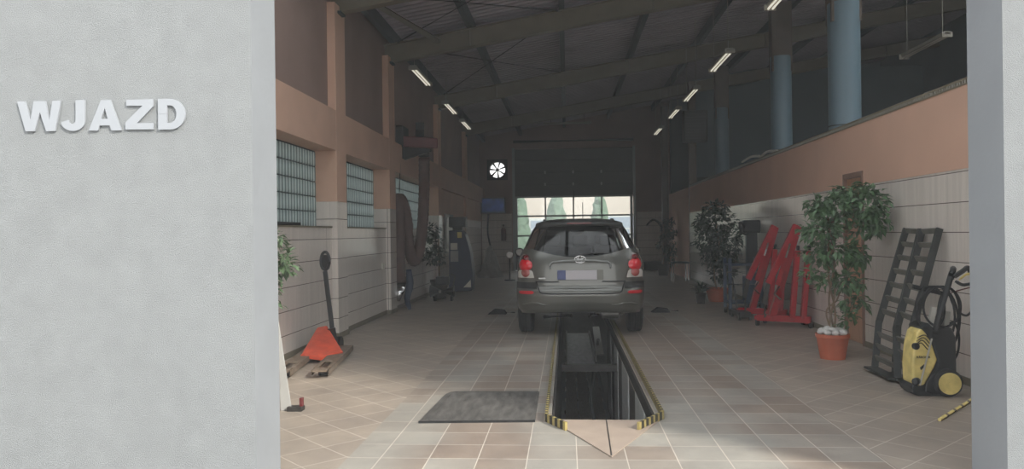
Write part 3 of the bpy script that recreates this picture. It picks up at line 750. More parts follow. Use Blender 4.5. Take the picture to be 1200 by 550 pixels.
# wheels
def tyre(x0, x1, yc):
    m = MB(); w = x1-x0; n = 5; prof = [(.20,0),(.225,.0),(.27,.0),(.296,.008)]
    gr = [.025,.062,.066,.096,.100,.130,.134,.164,.168]
    prof += [(WR-.004,.024)]
    hh = .03
    for g in (.042,.076,.110,.144):
        prof += [(WR,hh),(WR,g),(WR-.012,g+.002),(WR-.012,g+.008),(WR,g+.010)]; hh = g+.011
    prof += [(WR,.176),(WR-.004,.182),(.296,.196),(.27,.204),(.225,.204),(.20,.204)]
    m.lathe(prof, (x0,yc,WZ), (1,0,0), 48); return m
for s in (-1, 1):
    for yc in (RW, FW):
        x0 = CX-.845 if s < 0 else CX+.845-.204
        wh = tyre(x0, x0+.204, yc).build('wheel', 'rubber', car, smooth=True)
        xo = x0+.01 if s < 0 else x0+.194
        m = MB().lathe([(.205,-.012),(.205,0),(.18,.008),(.05,.004),(.045,.0)], (xo if s < 0 else xo,yc,WZ), (s,0,0), 30)
        for k in range(5):
            a = k*2*PI/5; m.bar((xo+s*.008,yc+math.cos(a)*.05,WZ+math.sin(a)*.05),(xo+s*.008,yc+math.cos(a)*.19,WZ+math.sin(a)*.19),.05,.02)
        m.build('rim', 'alu', wh, smooth=True)
# under body
ub = MB().box(CX-.62,CX+.62,10.15,13.9,.30,.52).build('underbody', 'black', car)
MB().cyl((CX-.66,RW,WZ),(CX+.66,RW,WZ),.05,14).build('rear_axle', 'dark_steel', car, smooth=True)
MB().tube(bez([(CX+.22,10.22,.30),(CX+.28,10.2,.285),(CX+.50,10.2,.285),(CX+.56,10.22,.30)]), [.03]*8+[.07]*9+[.03]*8, 12).build('silencer', 'steel', car, smooth=True)
MB().box(CX-.58,CX+.58,10.05,10.15,.33,.40).build('valance', 'black', car)
for s in (-1,1):
    MB().tube([(CX+s*.12,10.35,.24),(CX+s*.5,RW,.2)], .025, 8).build('suspension_arm', 'dark_steel', car)

# ============================================================ MAT, PIT JACK
m = MB(); rows = []
cs = [(-1.09,5.45),(-.245,5.50),(-.25,6.53),(-1.02,6.50)]
m.prism([(x,y,.001) for x, y in ((-1.09,5.45),(-.245,5.50),(-.25,6.50),(-.27,6.53),(-.96,6.52),(-1.01,6.49),(-1.045,6.40))], (0,0,.012))
mt_ = m.build('floor_mat', 'mat_grey'); tag(mt_, 'worn grey ribbed mat lying on the tiles left of the pit', 'mat')
m = MB()
for k in range(34):
    y = 5.52+k*.028; m.box(-1.03+.0012*k,-.27,y,y+.006,.013,.017)
r_ = m.build('rib', 'mat_grey', mt_); r_['kind'] = 'stuff'
MB().bar((-1.09,5.449,.008),(-.245,5.499,.008),.004,.018).build('edge_strip', 'black', mt_)

jk = thing('pit_jack', 'steel jack with tray and scissor leg hanging inside the pit', 'jack', (.1,9.3,-.62))
MB().box(PX0+.05,PX1-.06,9.15,9.25,-.30,-.22).build('cross_beam', 'dark_steel', jk)
MB().box(PX0+.12,PX0+.46,9.25,12.3,-.27,-.25).build('tray', 'tray_metal', jk)
MB().box(PX0+.10,PX0+.12,9.25,12.3,-.27,-.2).box(PX0+.46,PX0+.48,9.25,12.3,-.27,-.2).build('tray_rim', 'dark_steel', jk)
MB().tube(bez([(.42,10.6,-.12),(.36,9.9,-.25),(.30,9.3,-.42),(.26,9.0,-.62),(.29,8.8,-.80)]), .022, 8).build('hose', 'black', jk, smooth=True)
MB().bar((.40,9.7,-.18),(.44,12.0,-.12),.1,.02).build('side_strip', 'steel', jk)

# ============================================================ HANGING LAMPS
def lamp(loc, label, tm='tube_white'):
    x, y, z = loc
    t = thing('hanging_lamp', label, 'lamp', loc, 'twin tube lamps')
    MB().box(x-.05,x+.05,y,y+1.55,z+.02,z+.07).build('housing', 'fixture', t, bevel=.005)
    for s in (-1,1): MB().cyl((x+s*.03,y+.03,z),(x+s*.03,y+1.52,z),.014,10).build('tube', tm, t, smooth=True)
    for yy in (y, y+1.52): MB().box(x-.08,x+.08,yy,yy+.03,z-.02,z+.06).build('end_holder', 'fixture', t, bevel=.004)
    h = roofz(x)+.02
    for yy in (y+.15,y+1.4): MB().cyl((x,yy,z+.07),(x,yy,h),.005,6).build('hanger', 'fixture', t)
    return t
L0 = lamp((-2.73,13.55,4.37), 'hanging twin tube lamp of the left row, nearest the entrance')
dup(L0, (-2.73,17.2,4.37), label='hanging twin tube lamp of the left row, second from the entrance')
dup(L0, (-2.73,20.0,4.37), label='hanging twin tube lamp of the left row, farthest into the hall')
R0 = lamp((2.82,9.1,4.4), 'hanging twin tube lamp of the right row, cut by the top of the picture')
for y, nm in ((13.1,'second from the entrance, on a long wire'),(16.35,'third from the entrance'),(19.0,'fourth from the entrance'),(22.4,'farthest into the hall')):
    dup(R0, (2.8,y,4.4), label='hanging twin tube lamp of the right row, '+nm)
lamp((5.96,12.3,4.37), 'hanging tube lamp in the neighbouring hall behind the blue column', 'tube_off')

# ============================================================ BACK GATE, FAN, TV
t = thing('door_2', None, None, ((GX0+GX1)/2,YE+.1,0)); t['kind'] = 'structure'
m = MB()
zt = [2.72,3.16,3.6,4.04,4.48]
for a, b in zip(zt, zt[1:]): m.box(GX0+.02,GX1-.02,YE+.08,YE+.14,a,b)
m.box(GX0+.02,GX1-.02,YE+.08,YE+.14,.02,.62)
m.build('door_panel', 'grey_door', t, bevel=.01)
m = MB(); xs = [-1.79+k*1.027 for k in range(5)]; zr = [.66,1.28,2.0,2.70]
for z in zr: m.box(GX0+.02,GX1-.02,YE+.07,YE+.15,z-.03,z+.03)
for i, x in enumerate(xs):
    wd = .1 if i in (0,4) else .028
    m.box(x-wd,x+wd,YE+.07,YE+.15,.62,2.72) if 0 < i < 4 else m.box(x-(.1 if i == 0 else 0),x+(.1 if i == 4 else 0),YE+.07,YE+.15,.62,2.72)
m.build('window_frame', 'alu', t)
for i in range(4):
    for a, b in zip(zr, zr[1:]): MB().box(xs[i]+.01,xs[i+1]-.01,YE+.105,YE+.115,a+.02,b-.02).build('window_pane', 'clear_glass', t)
m = MB()
for x in xs[1:4]:
    for z in zt[1:3]: m.box(x-.03,x+.03,YE+.04,YE+.08,z-.05,z+.05)
m.build('hinge', 'alu', t)
MB().box(GX0-.06,GX0+.03,YE-.06,YE,0,4.5).box(GX1-.03,GX1+.06,YE-.06,YE,0,4.5).build('guide_rail', 'alu', t)
MB().cyl((GX0,YE-.15,4.72),(GX1,YE-.15,4.72),.06,12).build('spring_shaft', 'dark_steel', t, smooth=True)
MB().cyl((.28,YE-.0,2.55),(.28,YE-.0,2.9),.015,6).build('lift_handle', 'black', t)
# round ventilator with real openings
t = thing('wall_fan', 'round black ventilator with daylight between its blades, high on the back wall', 'fan', (FX,YE,FZ-FR))
m = MB(); N = 48; r0 = .29
inner = [Vector((FX+r0*math.cos(2*PI*k/N),YE-.03,FZ+r0*math.sin(2*PI*k/N))) for k in range(N)]
outer = []
for k in range(N):
    a = 2*PI*k/N; c, s_ = math.cos(a), math.sin(a); q = (FR+.04)/max(abs(c),abs(s_)); outer.append(Vector((FX+q*c,YE-.03,FZ+q*s_)))
m.grid([[p for p in outer+[outer[0]]],[p for p in inner+[inner[0]]],[p+Vector((0,.3,0)) for p in inner+[inner[0]]]])
m.build('housing', 'black', t, smooth=True)
m = MB()
for k in range(7):
    a = 2*PI*k/7+.35; d = Vector((math.cos(a),0,math.sin(a))); n_ = Vector((-math.sin(a),.9,math.cos(a))).normalized()
    p0 = Vector((FX,YE+.05,FZ)); m.hull8([p0+d*.04-n_*.02,p0+d*.30-n_*.05,p0+d*.30+n_*.05,p0+d*.04+n_*.02,p0+d*.04-n_*.02+Vector((0,.01,0)),p0+d*.30-n_*.05+Vector((0,.01,0)),p0+d*.30+n_*.05+Vector((0,.01,0)),p0+d*.04+n_*.02+Vector((0,.01,0))])
m.build('blades', 'black', t)
MB().lathe([(.06,0),(.06,.08)], (FX,YE,FZ), (0,1,0), 20).build('hub', 'black', t, smooth=True)
t = thing('television', 'flat screen with dim blue picture fixed on the back wall left of the gate', 'television', (-2.63,YE-.25,2.35))
tvY = YE-.3; p0 = at(563.5,250.5,Y=tvY); p1 = at(592,231.5,Y=tvY)
MB().box(p0.x,p1.x,tvY,tvY+.06,p0.z,p1.z).build('casing', 'black', t, bevel=.01)
MB().box(p0.x+.05,p1.x-.05,tvY-.004,tvY,p0.z+.06,p1.z-.05).build('screen', 'screen', t)
MB().box((p0.x+p1.x)/2-.06,(p0.x+p1.x)/2+.06,tvY+.06,YE-.003,p0.z+.1,p0.z+.3).build('bracket', 'black', t)
t = thing('heater_bar', 'long pale radiant bar high above the far gate', 'heater', (.1,26.4,5.3))
MB().box(-.75,.9,26.3,26.5,5.15,5.2).build('reflector_bar', 'fixture', t)
for x in (-.5,.65): MB().cyl((x,26.4,5.2),(x,26.4,roofz(x)+.02),.008,6).build('hanger', 'dark_steel', t)

# world behind the gate
struct('ground', MB().box(-30,40,YE+.3,90,-.25,-.02), 'asphalt').name = 'ground_back'
hb = thing('house', 'hazy pale pink house seen through the gate windows', 'building', (2,62,0))
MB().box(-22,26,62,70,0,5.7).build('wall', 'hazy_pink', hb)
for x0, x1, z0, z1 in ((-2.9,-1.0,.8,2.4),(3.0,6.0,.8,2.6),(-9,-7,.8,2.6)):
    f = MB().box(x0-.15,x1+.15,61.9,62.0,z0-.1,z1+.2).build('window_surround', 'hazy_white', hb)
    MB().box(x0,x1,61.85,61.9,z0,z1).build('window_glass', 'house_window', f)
fn = thing('garden_fence', 'pale railing in front of the pink house behind the gate', 'fence', (0,45,0))
MB().box(-8,10,45,45.05,1.55,1.62).box(-8,10,45,45.05,1.0,1.05).build('rail', 'hazy_white', fn)
m = MB()
for k in range(60): m.box(-8+k*.3,-7.96+k*.3,45.0,45.05,0,1.6)
m.build('pickets', 'hazy_white', fn)['kind'] = 'stuff'
MB().box(-8,10,45.05,45.3,-.02,1.0).build('base_wall', 'hazy_white', fn)
for px, h, wd, nm in ((610,3.6,.85,'at the left edge of its windows'),(652,3.7,.95,'in its middle left window'),(703,3.7,.8,'in its right windows')):
    x = (px-664)/890*42
    t = thing('conifer', 'hazy green cone tree behind the gate, '+nm, 'tree', (x,42,0), 'conifers behind the gate')
    m = MB()
    wd *= .62; prof = [(.05,0),(wd*.8,.1),(wd,.9),(wd*.95,h*.6),(wd*.65,h*.85),(.1,h)]
    m.lathe(prof, (x,42,0), n=40)
    bmesh.ops.subdivide_edges(m.bm, edges=m.bm.edges[:], cuts=3, use_grid_fill=True)
    for v in m.bm.verts: v.co += Vector((noise.noise(v.co*3),noise.noise(v.co*3+Vector((9,0,0))),noise.noise(v.co*4)))*.14
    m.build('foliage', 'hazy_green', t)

# ============================================================ EXHAUST EXTRACTION HOSE
t = thing('exhaust_hose', 'brown exhaust extraction hose hanging on a maroon wall arm', 'hose', (-2.95,14,0))
hx = -2.75
MB().box(-3.16,-3.02,14.0,14.5,3.02,3.42).build('wall_bracket', 'black', t, bevel=.01)
MB().hull8([at(466,172,Y=14.0),at(513,174,Y=14.1),at(513,174,Y=14.35),at(466,172,Y=14.3),at(466,159,Y=14.0),at(513,162,Y=14.1),at(513,162,Y=14.35),at(466,159,Y=14.3)]).build('swing_arm', 'maroon', t, bevel=.02)
MB().prism([at(467,172,Y=14.05),at(505,175,Y=14.05),at(505,177,Y=14.05),at(474,187,Y=14.05),at(468,185,Y=14.05)], (0,.08,0)).build('stay', 'black', t)
MB().cyl(at(492,160,Y=14.2),at(492,144,Y=14.2),.085,16).build('damper', 'black', t, smooth=True)
MB().lathe([(.09,0),(.11,.01),(.09,.03),(.11,.06),(.09,.09),(.11,.12),(.09,.15)], at(497,184,Y=14.2), (0,0,1), 16).build('clamp', 'dark_steel', t, smooth=True)
def corr(pts, r, n=10, amp=.008, step=14):
    P = bez(pts, step); return P, [r+(amp if i % 2 else 0) for i in range(len(P))]
P, rs = corr([at(497,185,Y=14.2),at(497,225,Y=14.2),at(495,265,Y=14.15),at(491,295,Y=14.1),at(485,306,Y=14.0),at(480,292,Y=13.9),at(474,250,Y=13.8),at(468,234,Y=13.75),at(467,250,Y=13.7),at(467,300,Y=13.65),at(468,332,Y=13.6)], .10)
MB().tube(P, [r if i < len(P)*.55 else r+.02 for i, r in enumerate(rs)], 14).build('duct', 'hose_brown', t, smooth='full')
MB().tube([at(468,332,Y=13.6),at(468,340,Y=13.55),at(464,352,Y=13.5)], [.12,.10,.07], 14).build('nozzle', 'chrome', t, smooth='full')
MB().tube([at(468,226,Y=13.75),at(470,170,Y=14.0)], .006, 6).build('hook_cord', 'black', t)
# blue overall hanging under the hose
m = MB(); P = [at(479,316,Y=13.8),at(480,335,Y=13.8),at(477,350,Y=13.75),at(480,363,Y=13.75)]
m.tube(bez(P,5), [.05,.055,.06,.07,.075,.07,.07,.065,.06,.06,.055,.05,.05,.045,.04,.03], 10)
tag(m.build('work_cloth', 'navy', smooth='full'), 'dark blue cloth hanging down behind the metal hose nozzle', 'cloth')

# ============================================================ PLANTS
def leaf(bm, p, d, up, L, W):
    d = d.normalized(); s = d.cross(up)
    if s.length < 1e-3: s = Vector((1,0,0))
    s.normalize(); n = s.cross(d)
    a = bm.verts.new(p); b = bm.verts.new(p+d*L*.45+s*W*.5+n*W*.18); c = bm.verts.new(p+d*L-n*L*.12); e = bm.verts.new(p+d*L*.45-s*W*.5+n*W*.18); f = bm.verts.new(p+d*L*.5)
    bm.faces.new((a,b,f)); bm.faces.new((b,c,f)); bm.faces.new((a,f,e)); bm.faces.new((f,c,e))
def rv(): return Vector((random.gauss(0,1),random.gauss(0,1),random.gauss(0,1))).normalized()
def foliage(blobs, per, L, W, droop=.4, clip=None):
    m = MB(); tw = MB()
    for (c, rad, cnt) in blobs:
        c = Vector(c)
        for i in range(int(cnt*per)):
            o = rv(); o = Vector((o.x*rad[0],o.y*rad[1],o.z*rad[2]))*random.uniform(.35,1)**.6
            p = c+o
            if clip and not clip(p): continue
            tip = o.normalized()+rv()*.5-Vector((0,0,droop))
            k = random.choice((3,4,5))
            for j in range(k):
                d = (tip+rv()*.7); q = p+rv()*L*.5
                if clip and not clip(q+d.normalized()*L): continue
                leaf(m.bm, q, d, (Vector((0,0,1))+rv()*.4), L*random.uniform(.7,1.2), W*random.uniform(.8,1.2))
    return m
def pot(x, y, r, h, t, mname='terracotta'):
    MB().lathe([(r*.72,0),(r*.80,h*.3),(r*.93,h*.82),(r*.97,h*.86),(r*1.0,h*.87),(r*1.0,h),(r*.92,h),(r*.9,h*.9),(0,h*.88)], (x,y,0), n=36).build('pot', mname, t, smooth=True)
# big ficus by the door
gx, gy = 2.80, 8.28
t = thing('potted_ficus', 'large leafy ficus with twisted stems in a terracotta pot of white stones', 'plant', (gx,gy,0))
pot(gx,gy,.172,.265,t)
stem = MB()
for ph in (0,2.1,4.2):
    stem.tube(bez([(gx+.03*math.cos(ph+z*7),gy+.03*math.sin(ph+z*7),.2+z) for z in [k*.12 for k in range(12)]],3), .011, 6)
stem.tube(bez([(gx,gy,.25),(gx-.06,gy,.5),(gx+.05,gy,.62),(gx+.12,gy+.05,.8)]), .009, 6)
stem.build('stem', 'bark', t, smooth=True)
Yf = gy
def pc(x, y, dy=0): return at(x, y, Y=Yf+dy)
bl = [(pc(976,246),(.26,.22,.13),.9),(pc(1014,238,-.1),(.19,.2,.14),.8),(pc(1016,262),(.14,.18,.10),.45),(pc(962,270),(.20,.2,.10),.6),(pc(998,226),(.22,.2,.07),.6),(pc(958,240),(.12,.18,.07),.3),
      (pc(984,292),(.18,.2,.11),.7),(pc(960,300),(.14,.16,.07),.3),(pc(1006,300),(.12,.16,.07),.3),(pc(992,330),(.13,.16,.10),.42),(pc(966,325),(.08,.12,.07),.15),(pc(1000,352),(.10,.14,.09),.25),(pc(992,374),(.08,.10,.07),.16),(pc(1030,255,-.1),(.08,.12,.13),.3),(pc(948,320),(.06,.1,.04),.08)]
foliage(bl, 80, .098, .050, clip=lambda p: p.x < 3.42).build('foliage', 'leaf', t, norm=False)
k = 0
pos = [(r*math.cos(a), r*math.sin(a)) for r, n in ((.11,8),(.045,4)) for a in [2*PI*i/n for i in range(n)]]
spot = ['at the right rim','at the back right rim','at the back rim','at the back left rim','at the left rim','at the front left rim','at the front rim','at the front right rim','on the right of the raised middle','at the back of the raised middle','on the left of the raised middle','at the front of the raised middle']
for i, (dx, dy) in enumerate(pos):
    m = MB(); m.ball((gx+dx,gy+dy,.278+(.026 if i > 7 else 0)+random.uniform(0,.008)), .042*random.uniform(.85,1.15), sq=(1.1,.9,.8), jit=.5)
    tag(m.build('pebble', 'stone', smooth='full'), 'white stone in the big ficus pot, '+spot[i], 'stone', 'white stones in the ficus pot')
# middle ficus
px_, py_ = 2.9, 15.0
t = thing('potted_ficus', 'dark potted ficus farther back by the right wall, beyond the red cranes', 'plant', (px_,py_,0))
pot(px_,py_,.22,.26,t)
stem = MB(); stem.tube(bez([(px_,py_,.2),(px_-.05,py_,.6),(px_+.05,py_,1.0),(px_,py_,1.5)]), .015, 6); stem.tube(bez([(px_+.03,py_,.2),(px_+.2,py_,.5),(px_+.12,py_,.9),(px_+.1,py_,1.3)]), .012, 6)
stem.build('stem', 'bark', t, smooth=True)
def pc2(x, y): return at(x, y, Y=py_)
bl = [(pc2(840,262),(.38,.3,.24),1.0),(pc2(832,280),(.30,.3,.26),.9),(pc2(852,285),(.28,.3,.22),.8),(pc2(842,300),(.30,.3,.2),.8),(pc2(846,320),(.22,.25,.18),.5),(pc2(825,262),(.12,.2,.12),.3),(pc2(868,268),(.12,.2,.06),.15),(pc2(838,245),(.22,.2,.08),.4)]
foliage(bl, 100, .115, .058, clip=lambda p: p.x < 3.42).build('foliage', 'leaf_dark', t, norm=False)
# low plant with long leaves in front of it
t = thing('low_plant', 'low dark plant with long drooping leaves left of the middle ficus pot', 'plant', (2.55,14.6,0))
m = MB(); cpt = Vector((2.52,14.6,.22))
for i in range(46):
    a = random.uniform(0,2*PI); d = Vector((math.cos(a),math.sin(a)*.8,random.uniform(.1,.9))); leaf(m.bm, cpt+rv()*.04, d, Vector((0,0,1)), random.uniform(.18,.32), .05)
m.build('foliage', 'leaf_dark', t, norm=False)
pot(2.52,14.6,.10,.20,t,'dark_steel')
# far plant
fx, fy = 3.0, 24.0
t = thing('potted_tree', 'tall dark plant standing at the far right end by the gate', 'plant', (fx,fy,0))
pot(fx,fy,.2,.35,t,'dark_steel')
MB().tube([(fx,fy,.3),(fx+.02,fy,1.6)], .02, 6).build('stem', 'bark', t)
def pc3(x, y): return at(x, y, Y=fy)
foliage([(pc3(787,268),(.38,.3,.30),1),(pc3(784,285),(.36,.3,.32),1),(pc3(790,300),(.3,.3,.24),.6)], 90, .12, .06, clip=lambda p: p.x < 3.4).build('foliage', 'leaf_dark', t, norm=False)
# plant behind the left jamb
lx, ly = -2.62, 6.3
t = thing('potted_plant', 'plant with pointed green leaves peeping out behind the left edge of the entrance', 'plant', (lx,ly,0))
pot(lx,ly,.13,.26,t)
m = MB(); 
for dx, dz in ((.12,1.3),(.05,1.25),(.16,1.0)): m.tube(bez([(lx,ly,.2),(lx-.03,ly,.6),(lx+dx,ly,dz)]), .010, 6)
m.build('stem', 'bark', t, smooth=True)
def pc4(x, y): return at(x, y, Y=ly)
bl = [(pc4(322,283),(.05,.1,.06),.22),(pc4(328,302),(.09,.1,.06),.4),(pc4(335,312),(.06,.08,.04),.3),(pc4(318,310),(.12,.12,.12),.5),(pc4(312,285),(.1,.12,.12),.5),(pc4(321,332),(.04,.06,.03),.15),(pc4(322,356),(.04,.06,.02),.12),(pc4(308,335),(.12,.12,.1),.4)]
foliage(bl, 40, .085, .034).build('foliage', 'leaf_pale', t, norm=False)
# dark plant by the hose
t = thing('potted_plant', 'dark plant by the left wall behind the hanging brown hose', 'plant', (-2.75,16.2,0))
pot(-2.75,16.2,.2,.4,t,'dark_steel')
MB().tube([(-2.75,16.2,.3),(-2.75,16.2,1.3)], .02, 6).build('stem', 'bark', t)
def pc5(x, y): return at(x, y, Y=16.2)
foliage([(pc5(503,272),(.26,.25,.16),.7),(pc5(505,288),(.24,.25,.22),.8),(pc5(508,300),(.22,.25,.2),.6)], 60, .11, .06, clip=lambda p: p.x > -3.08).build('foliage', 'leaf_dark', t, norm=False)

# ============================================================ RIGHT SIDE TOOLS
# loading ramps
def ramp(t0, t1, k0, k1, f0, f1, label):
    """two rails: top, knee, foot"""
    t = thing('loading_ramp', label, 'ramp', ((f0.x+f1.x)/2,(f0.y+f1.y)/2,0), 'ladder shaped loading ramps')
    for a, b, c in ((t0,k0,f0),(t1,k1,f1)):
        m = MB(); m.bar(a, b, .035, .06, up=(1,0,.4)); m.bar(b+Vector((0,0,.012)), c, .035, .06, up=(1,0,.2)); m.build('side_rail', 'ramp_metal', t, bevel=.004)
    for i in range(7):
        q = (i+.15)/7; m = MB(); m.bar(t0.lerp(k0,q), t1.lerp(k1,q), .05, .02, up=(1,0,.3)); m.build('rung', 'rung_metal', t)
    for i in range(1,4):
        q = i/4; MB().bar(k0.lerp(f0,q), k1.lerp(f1,q), .05, .02, up=(1,0,.3)).build('rung', 'rung_metal', t)
    m = MB(); m.bar(f0+Vector((-.03,.03,.015)), f1+Vector((-.03,-.03,.015)), .12, .02, up=(0,0,1)); m.build('foot_plate', 'ramp_metal', t)
XT = XR-.035
ramp(at(1062,268,X=XT), at(1079,269,X=XT), at(1030,378,X=3.08), at(1050,386,X=3.06), at(1025,433,Z=.02), at(1052,446,Z=.02), 'dark ladder shaped loading ramp leaning on the tiles, the left one of two')
ramp(at(1081,269,X=XT-.02), at(1101,268,X=XT-.02), at(1052,382,X=3.04), at(1068,390,X=3.05), at(1049,440,Z=.02), at(1072,452,Z=.02), 'dark ladder shaped loading ramp leaning on the tiles, the right one behind the pressure washer')

# pressure washer : side profile facing the entrance
wy = 6.42
def q(x, y, dy=0): return at(x, y, Y=wy+dy)
t = thing('pressure_washer', 'yellow and black high pressure washer on wheels by the right jamb', 'pressure washer', (3.05,6.6,0))
m = MB().prism([q(1070,461),q(1068,454),q(1072,449),q(1098,452),q(1112,452),q(1112,464),q(1098,466),q(1078,466)], (0,.24,0)); m.build('base', 'black_plastic', t, bevel=.012)
m = MB().prism([q(1070,450),q(1069,428),q(1071,405),q(1075,390),q(1080,385),q(1085,390),q(1092,402),q(1099,422),q(1095,432),q(1088,444),q(1082,455),q(1075,455)], (0,.20,0))
sh = m.build('yellow_shell', 'yellow', t, bevel=.018, seg=3)
m = MB()
for i in range(4):
    m.tube(bez([q(1073+i*.5,400-i*4+8),q(1079+i*1.6,394-i*3+8),q(1087+i*1.6,402-i*3+8)],4), .004, 6)
for v in m.bm.verts: v.co.y -= .003
m.build('groove', 'black_paint', sh)
MB().lathe([(.028,-.01),(.028,.012),(.018,.016)], q(1073,406), (0,-1,0), 16).build('knob', 'black_plastic', t, smooth=True)
MB().lathe([(.03,-.01),(.03,.03),(.02,.04)], q(1074,447), (-.6,-.8,0), 16).build('water_inlet', 'black_plastic', t, smooth=True)
m = MB(); 
m.prism([q(1078,431),q(1083,427),q(1084,429),q(1079,434)], (0,.004,0))
for v in m.bm.verts: v.co.y -= .005
m.build('slot', 'black', sh)
cu = bpy.data.curves.new('logo','FONT'); cu.body = 'K\u00c4RCHER'; cu.size = .024; cu.extrude = .001; cu.offset = .0006
to = bpy.data.objects.new('logo_tmp', cu); COL.objects.link(to); bpy.context.view_layer.update()
me = bpy.data.meshes.new_from_object(to.evaluated_get(bpy.context.evaluated_depsgraph_get())); bpy.data.objects.remove(to)
me.transform(Matrix.Translation(q(1074,420)+Vector((0,-.003,0))-wloc(sh)) @ Matrix.Rotation(PI/2,4,'X')); me.materials.append(MATS['black'])
lo = bpy.data.objects.new('logo', me); COL.objects.link(lo); lo.parent = sh
MB().cyl(q(1092,397,-.01),q(1078,452,-.01),.007,8).build('lance_strip', 'cable_white', t, smooth=True)
m = MB().prism([q(1078,384),q(1088,378),q(1096,386),q(1116,384),q(1121,396),q(1122,440),q(1110,450),q(1093,450),q(1099,424),q(1092,400)], (0,.24,0)); m.build('motor_cover', 'black_plastic', t, bevel=.02, seg=3)
m = MB().prism([q(1084,460,-.01),q(1086,448,-.01),q(1092,440,-.01),q(1100,434,-.01),q(1110,432,-.01),q(1120,436,-.01),q(1125,445,-.01),q(1119,450,-.01),q(1100,464,-.01)], (0,.05,0)); m.build('wheel_guard', 'black_plastic', t, bevel=.01)
for dy in (-.03, .25):
    wc = q(1109,449); wc = Vector((wc.x, wy+dy, .112))
    wh = MB().lathe([(.075,-.028),(.105,-.024),(.112,-.01),(.112,.01),(.105,.024),(.075,.028)], wc, (0,1,0), 32).build('wheel', 'rubber', t, smooth=True)
    MB().lathe([(.084,-.034),(.084,-.02),(.02,-.018)], wc, (0,1,0), 28).build('hub_cap', 'yellow', wh, smooth=True)
    MB().lathe([(.088,0),(.088,.034),(.05,.036),(.018,.03),(.015,.036)], wc, (0,-1,0), 28).build('wheel_disc', 'yellow', wh, smooth=True)
for dy in (.0,.2):
    MB().tube(bez([q(1094,395,dy),q(1102,365,dy),q(1110,338,dy),q(1114,324,dy)],4), .024, 8).build('handle_tube', 'black_plastic', t, smooth=True)
MB().tube(bez([q(1114,324,.0),q(1117,317,.03),q(1117,315,.1),q(1117,317,.17),q(1114,324,.2)],4), .024, 8).build('grip', 'black_plastic', t, smooth=True)
MB().bar(q(1094,360,.1), q(1087,398,.1), .035,.035).bar(q(1110,365,.2), q(1106,395,.2), .04,.04).build('lance_holder', 'cable_white', t)
m = MB()
m.tube(bez([q(1116,326,-.02),q(1128,318,-.02),q(1134,314,-.02),q(1138,320,-.02)],5), .02, 8)
m.tube(bez([q(1120,330,-.02),q(1128,334,-.02),q(1137,333,-.02)],5), .013, 8); m.build('spray_gun', 'black_plastic', t, smooth=True)
MB().tube(bez([q(1124,328,-.03),q(1132,322,-.03),q(1139,321,-.03)],5), .010, 8).build('gun_trim', 'yellow', t, smooth=True)
# coiled hoses
m = MB()
for i, (cx, cy, rx, ry, dy) in enumerate(((1098,372,21,36,.12),(1099,378,24,42,.16),(1112,372,13,34,.10),(1090,362,17,26,.08),(1116,400,8,22,.2),(1104,360,22,24,.05))):
    pts = [q(cx+rx*math.cos(2*PI*k/28), cy+ry*math.sin(2*PI*k/28), dy+.02*math.sin(k)) for k in range(29)]
    m.tube(pts, .0095, 6)
m.tube(bez([q(1078,338,.1),q(1095,336,.05),q(1110,340,0),q(1116,355,0),q(1124,366,0),q(1132,370,0),q(1138,366,0)],6), .0095, 6)
m.tube(bez([q(1076,400,.2),q(1078,380,.2),q(1072,366,.2),q(1080,350,.2)],6), .009, 6)
m.build('hose', 'rubber', t, smooth=True)
MB().tube(bez([q(1108,346,.1),q(1122,341,.1),q(1137,337,.1)],5), .005, 6).build('red_cable', 'maroon', t)
MB().bar(q(1070,336,.2), q(1108,345,.2), .04,.035).build('hose_hook', 'black_plastic', t, bevel=.005)
# yellow black pole on the floor
t = thing('striped_pole', 'thin yellow and black striped pole lying on the floor in front of the washer', 'pole', (2.6,5.9,0))
a = at(1101,492,Z=.012); b = at(1150,462,Z=.012); n = 24
ym = MB(); dm = MB()
for i in range(n): (dm if i % 4 == 3 else ym).cyl(a.lerp(b,i/n), a.lerp(b,(i+1)/n), .0125, 10)
ym.build('yellow_band', 'yellow', t, smooth=True); dm.build('dark_band', 'worn_metal', t, smooth=True)

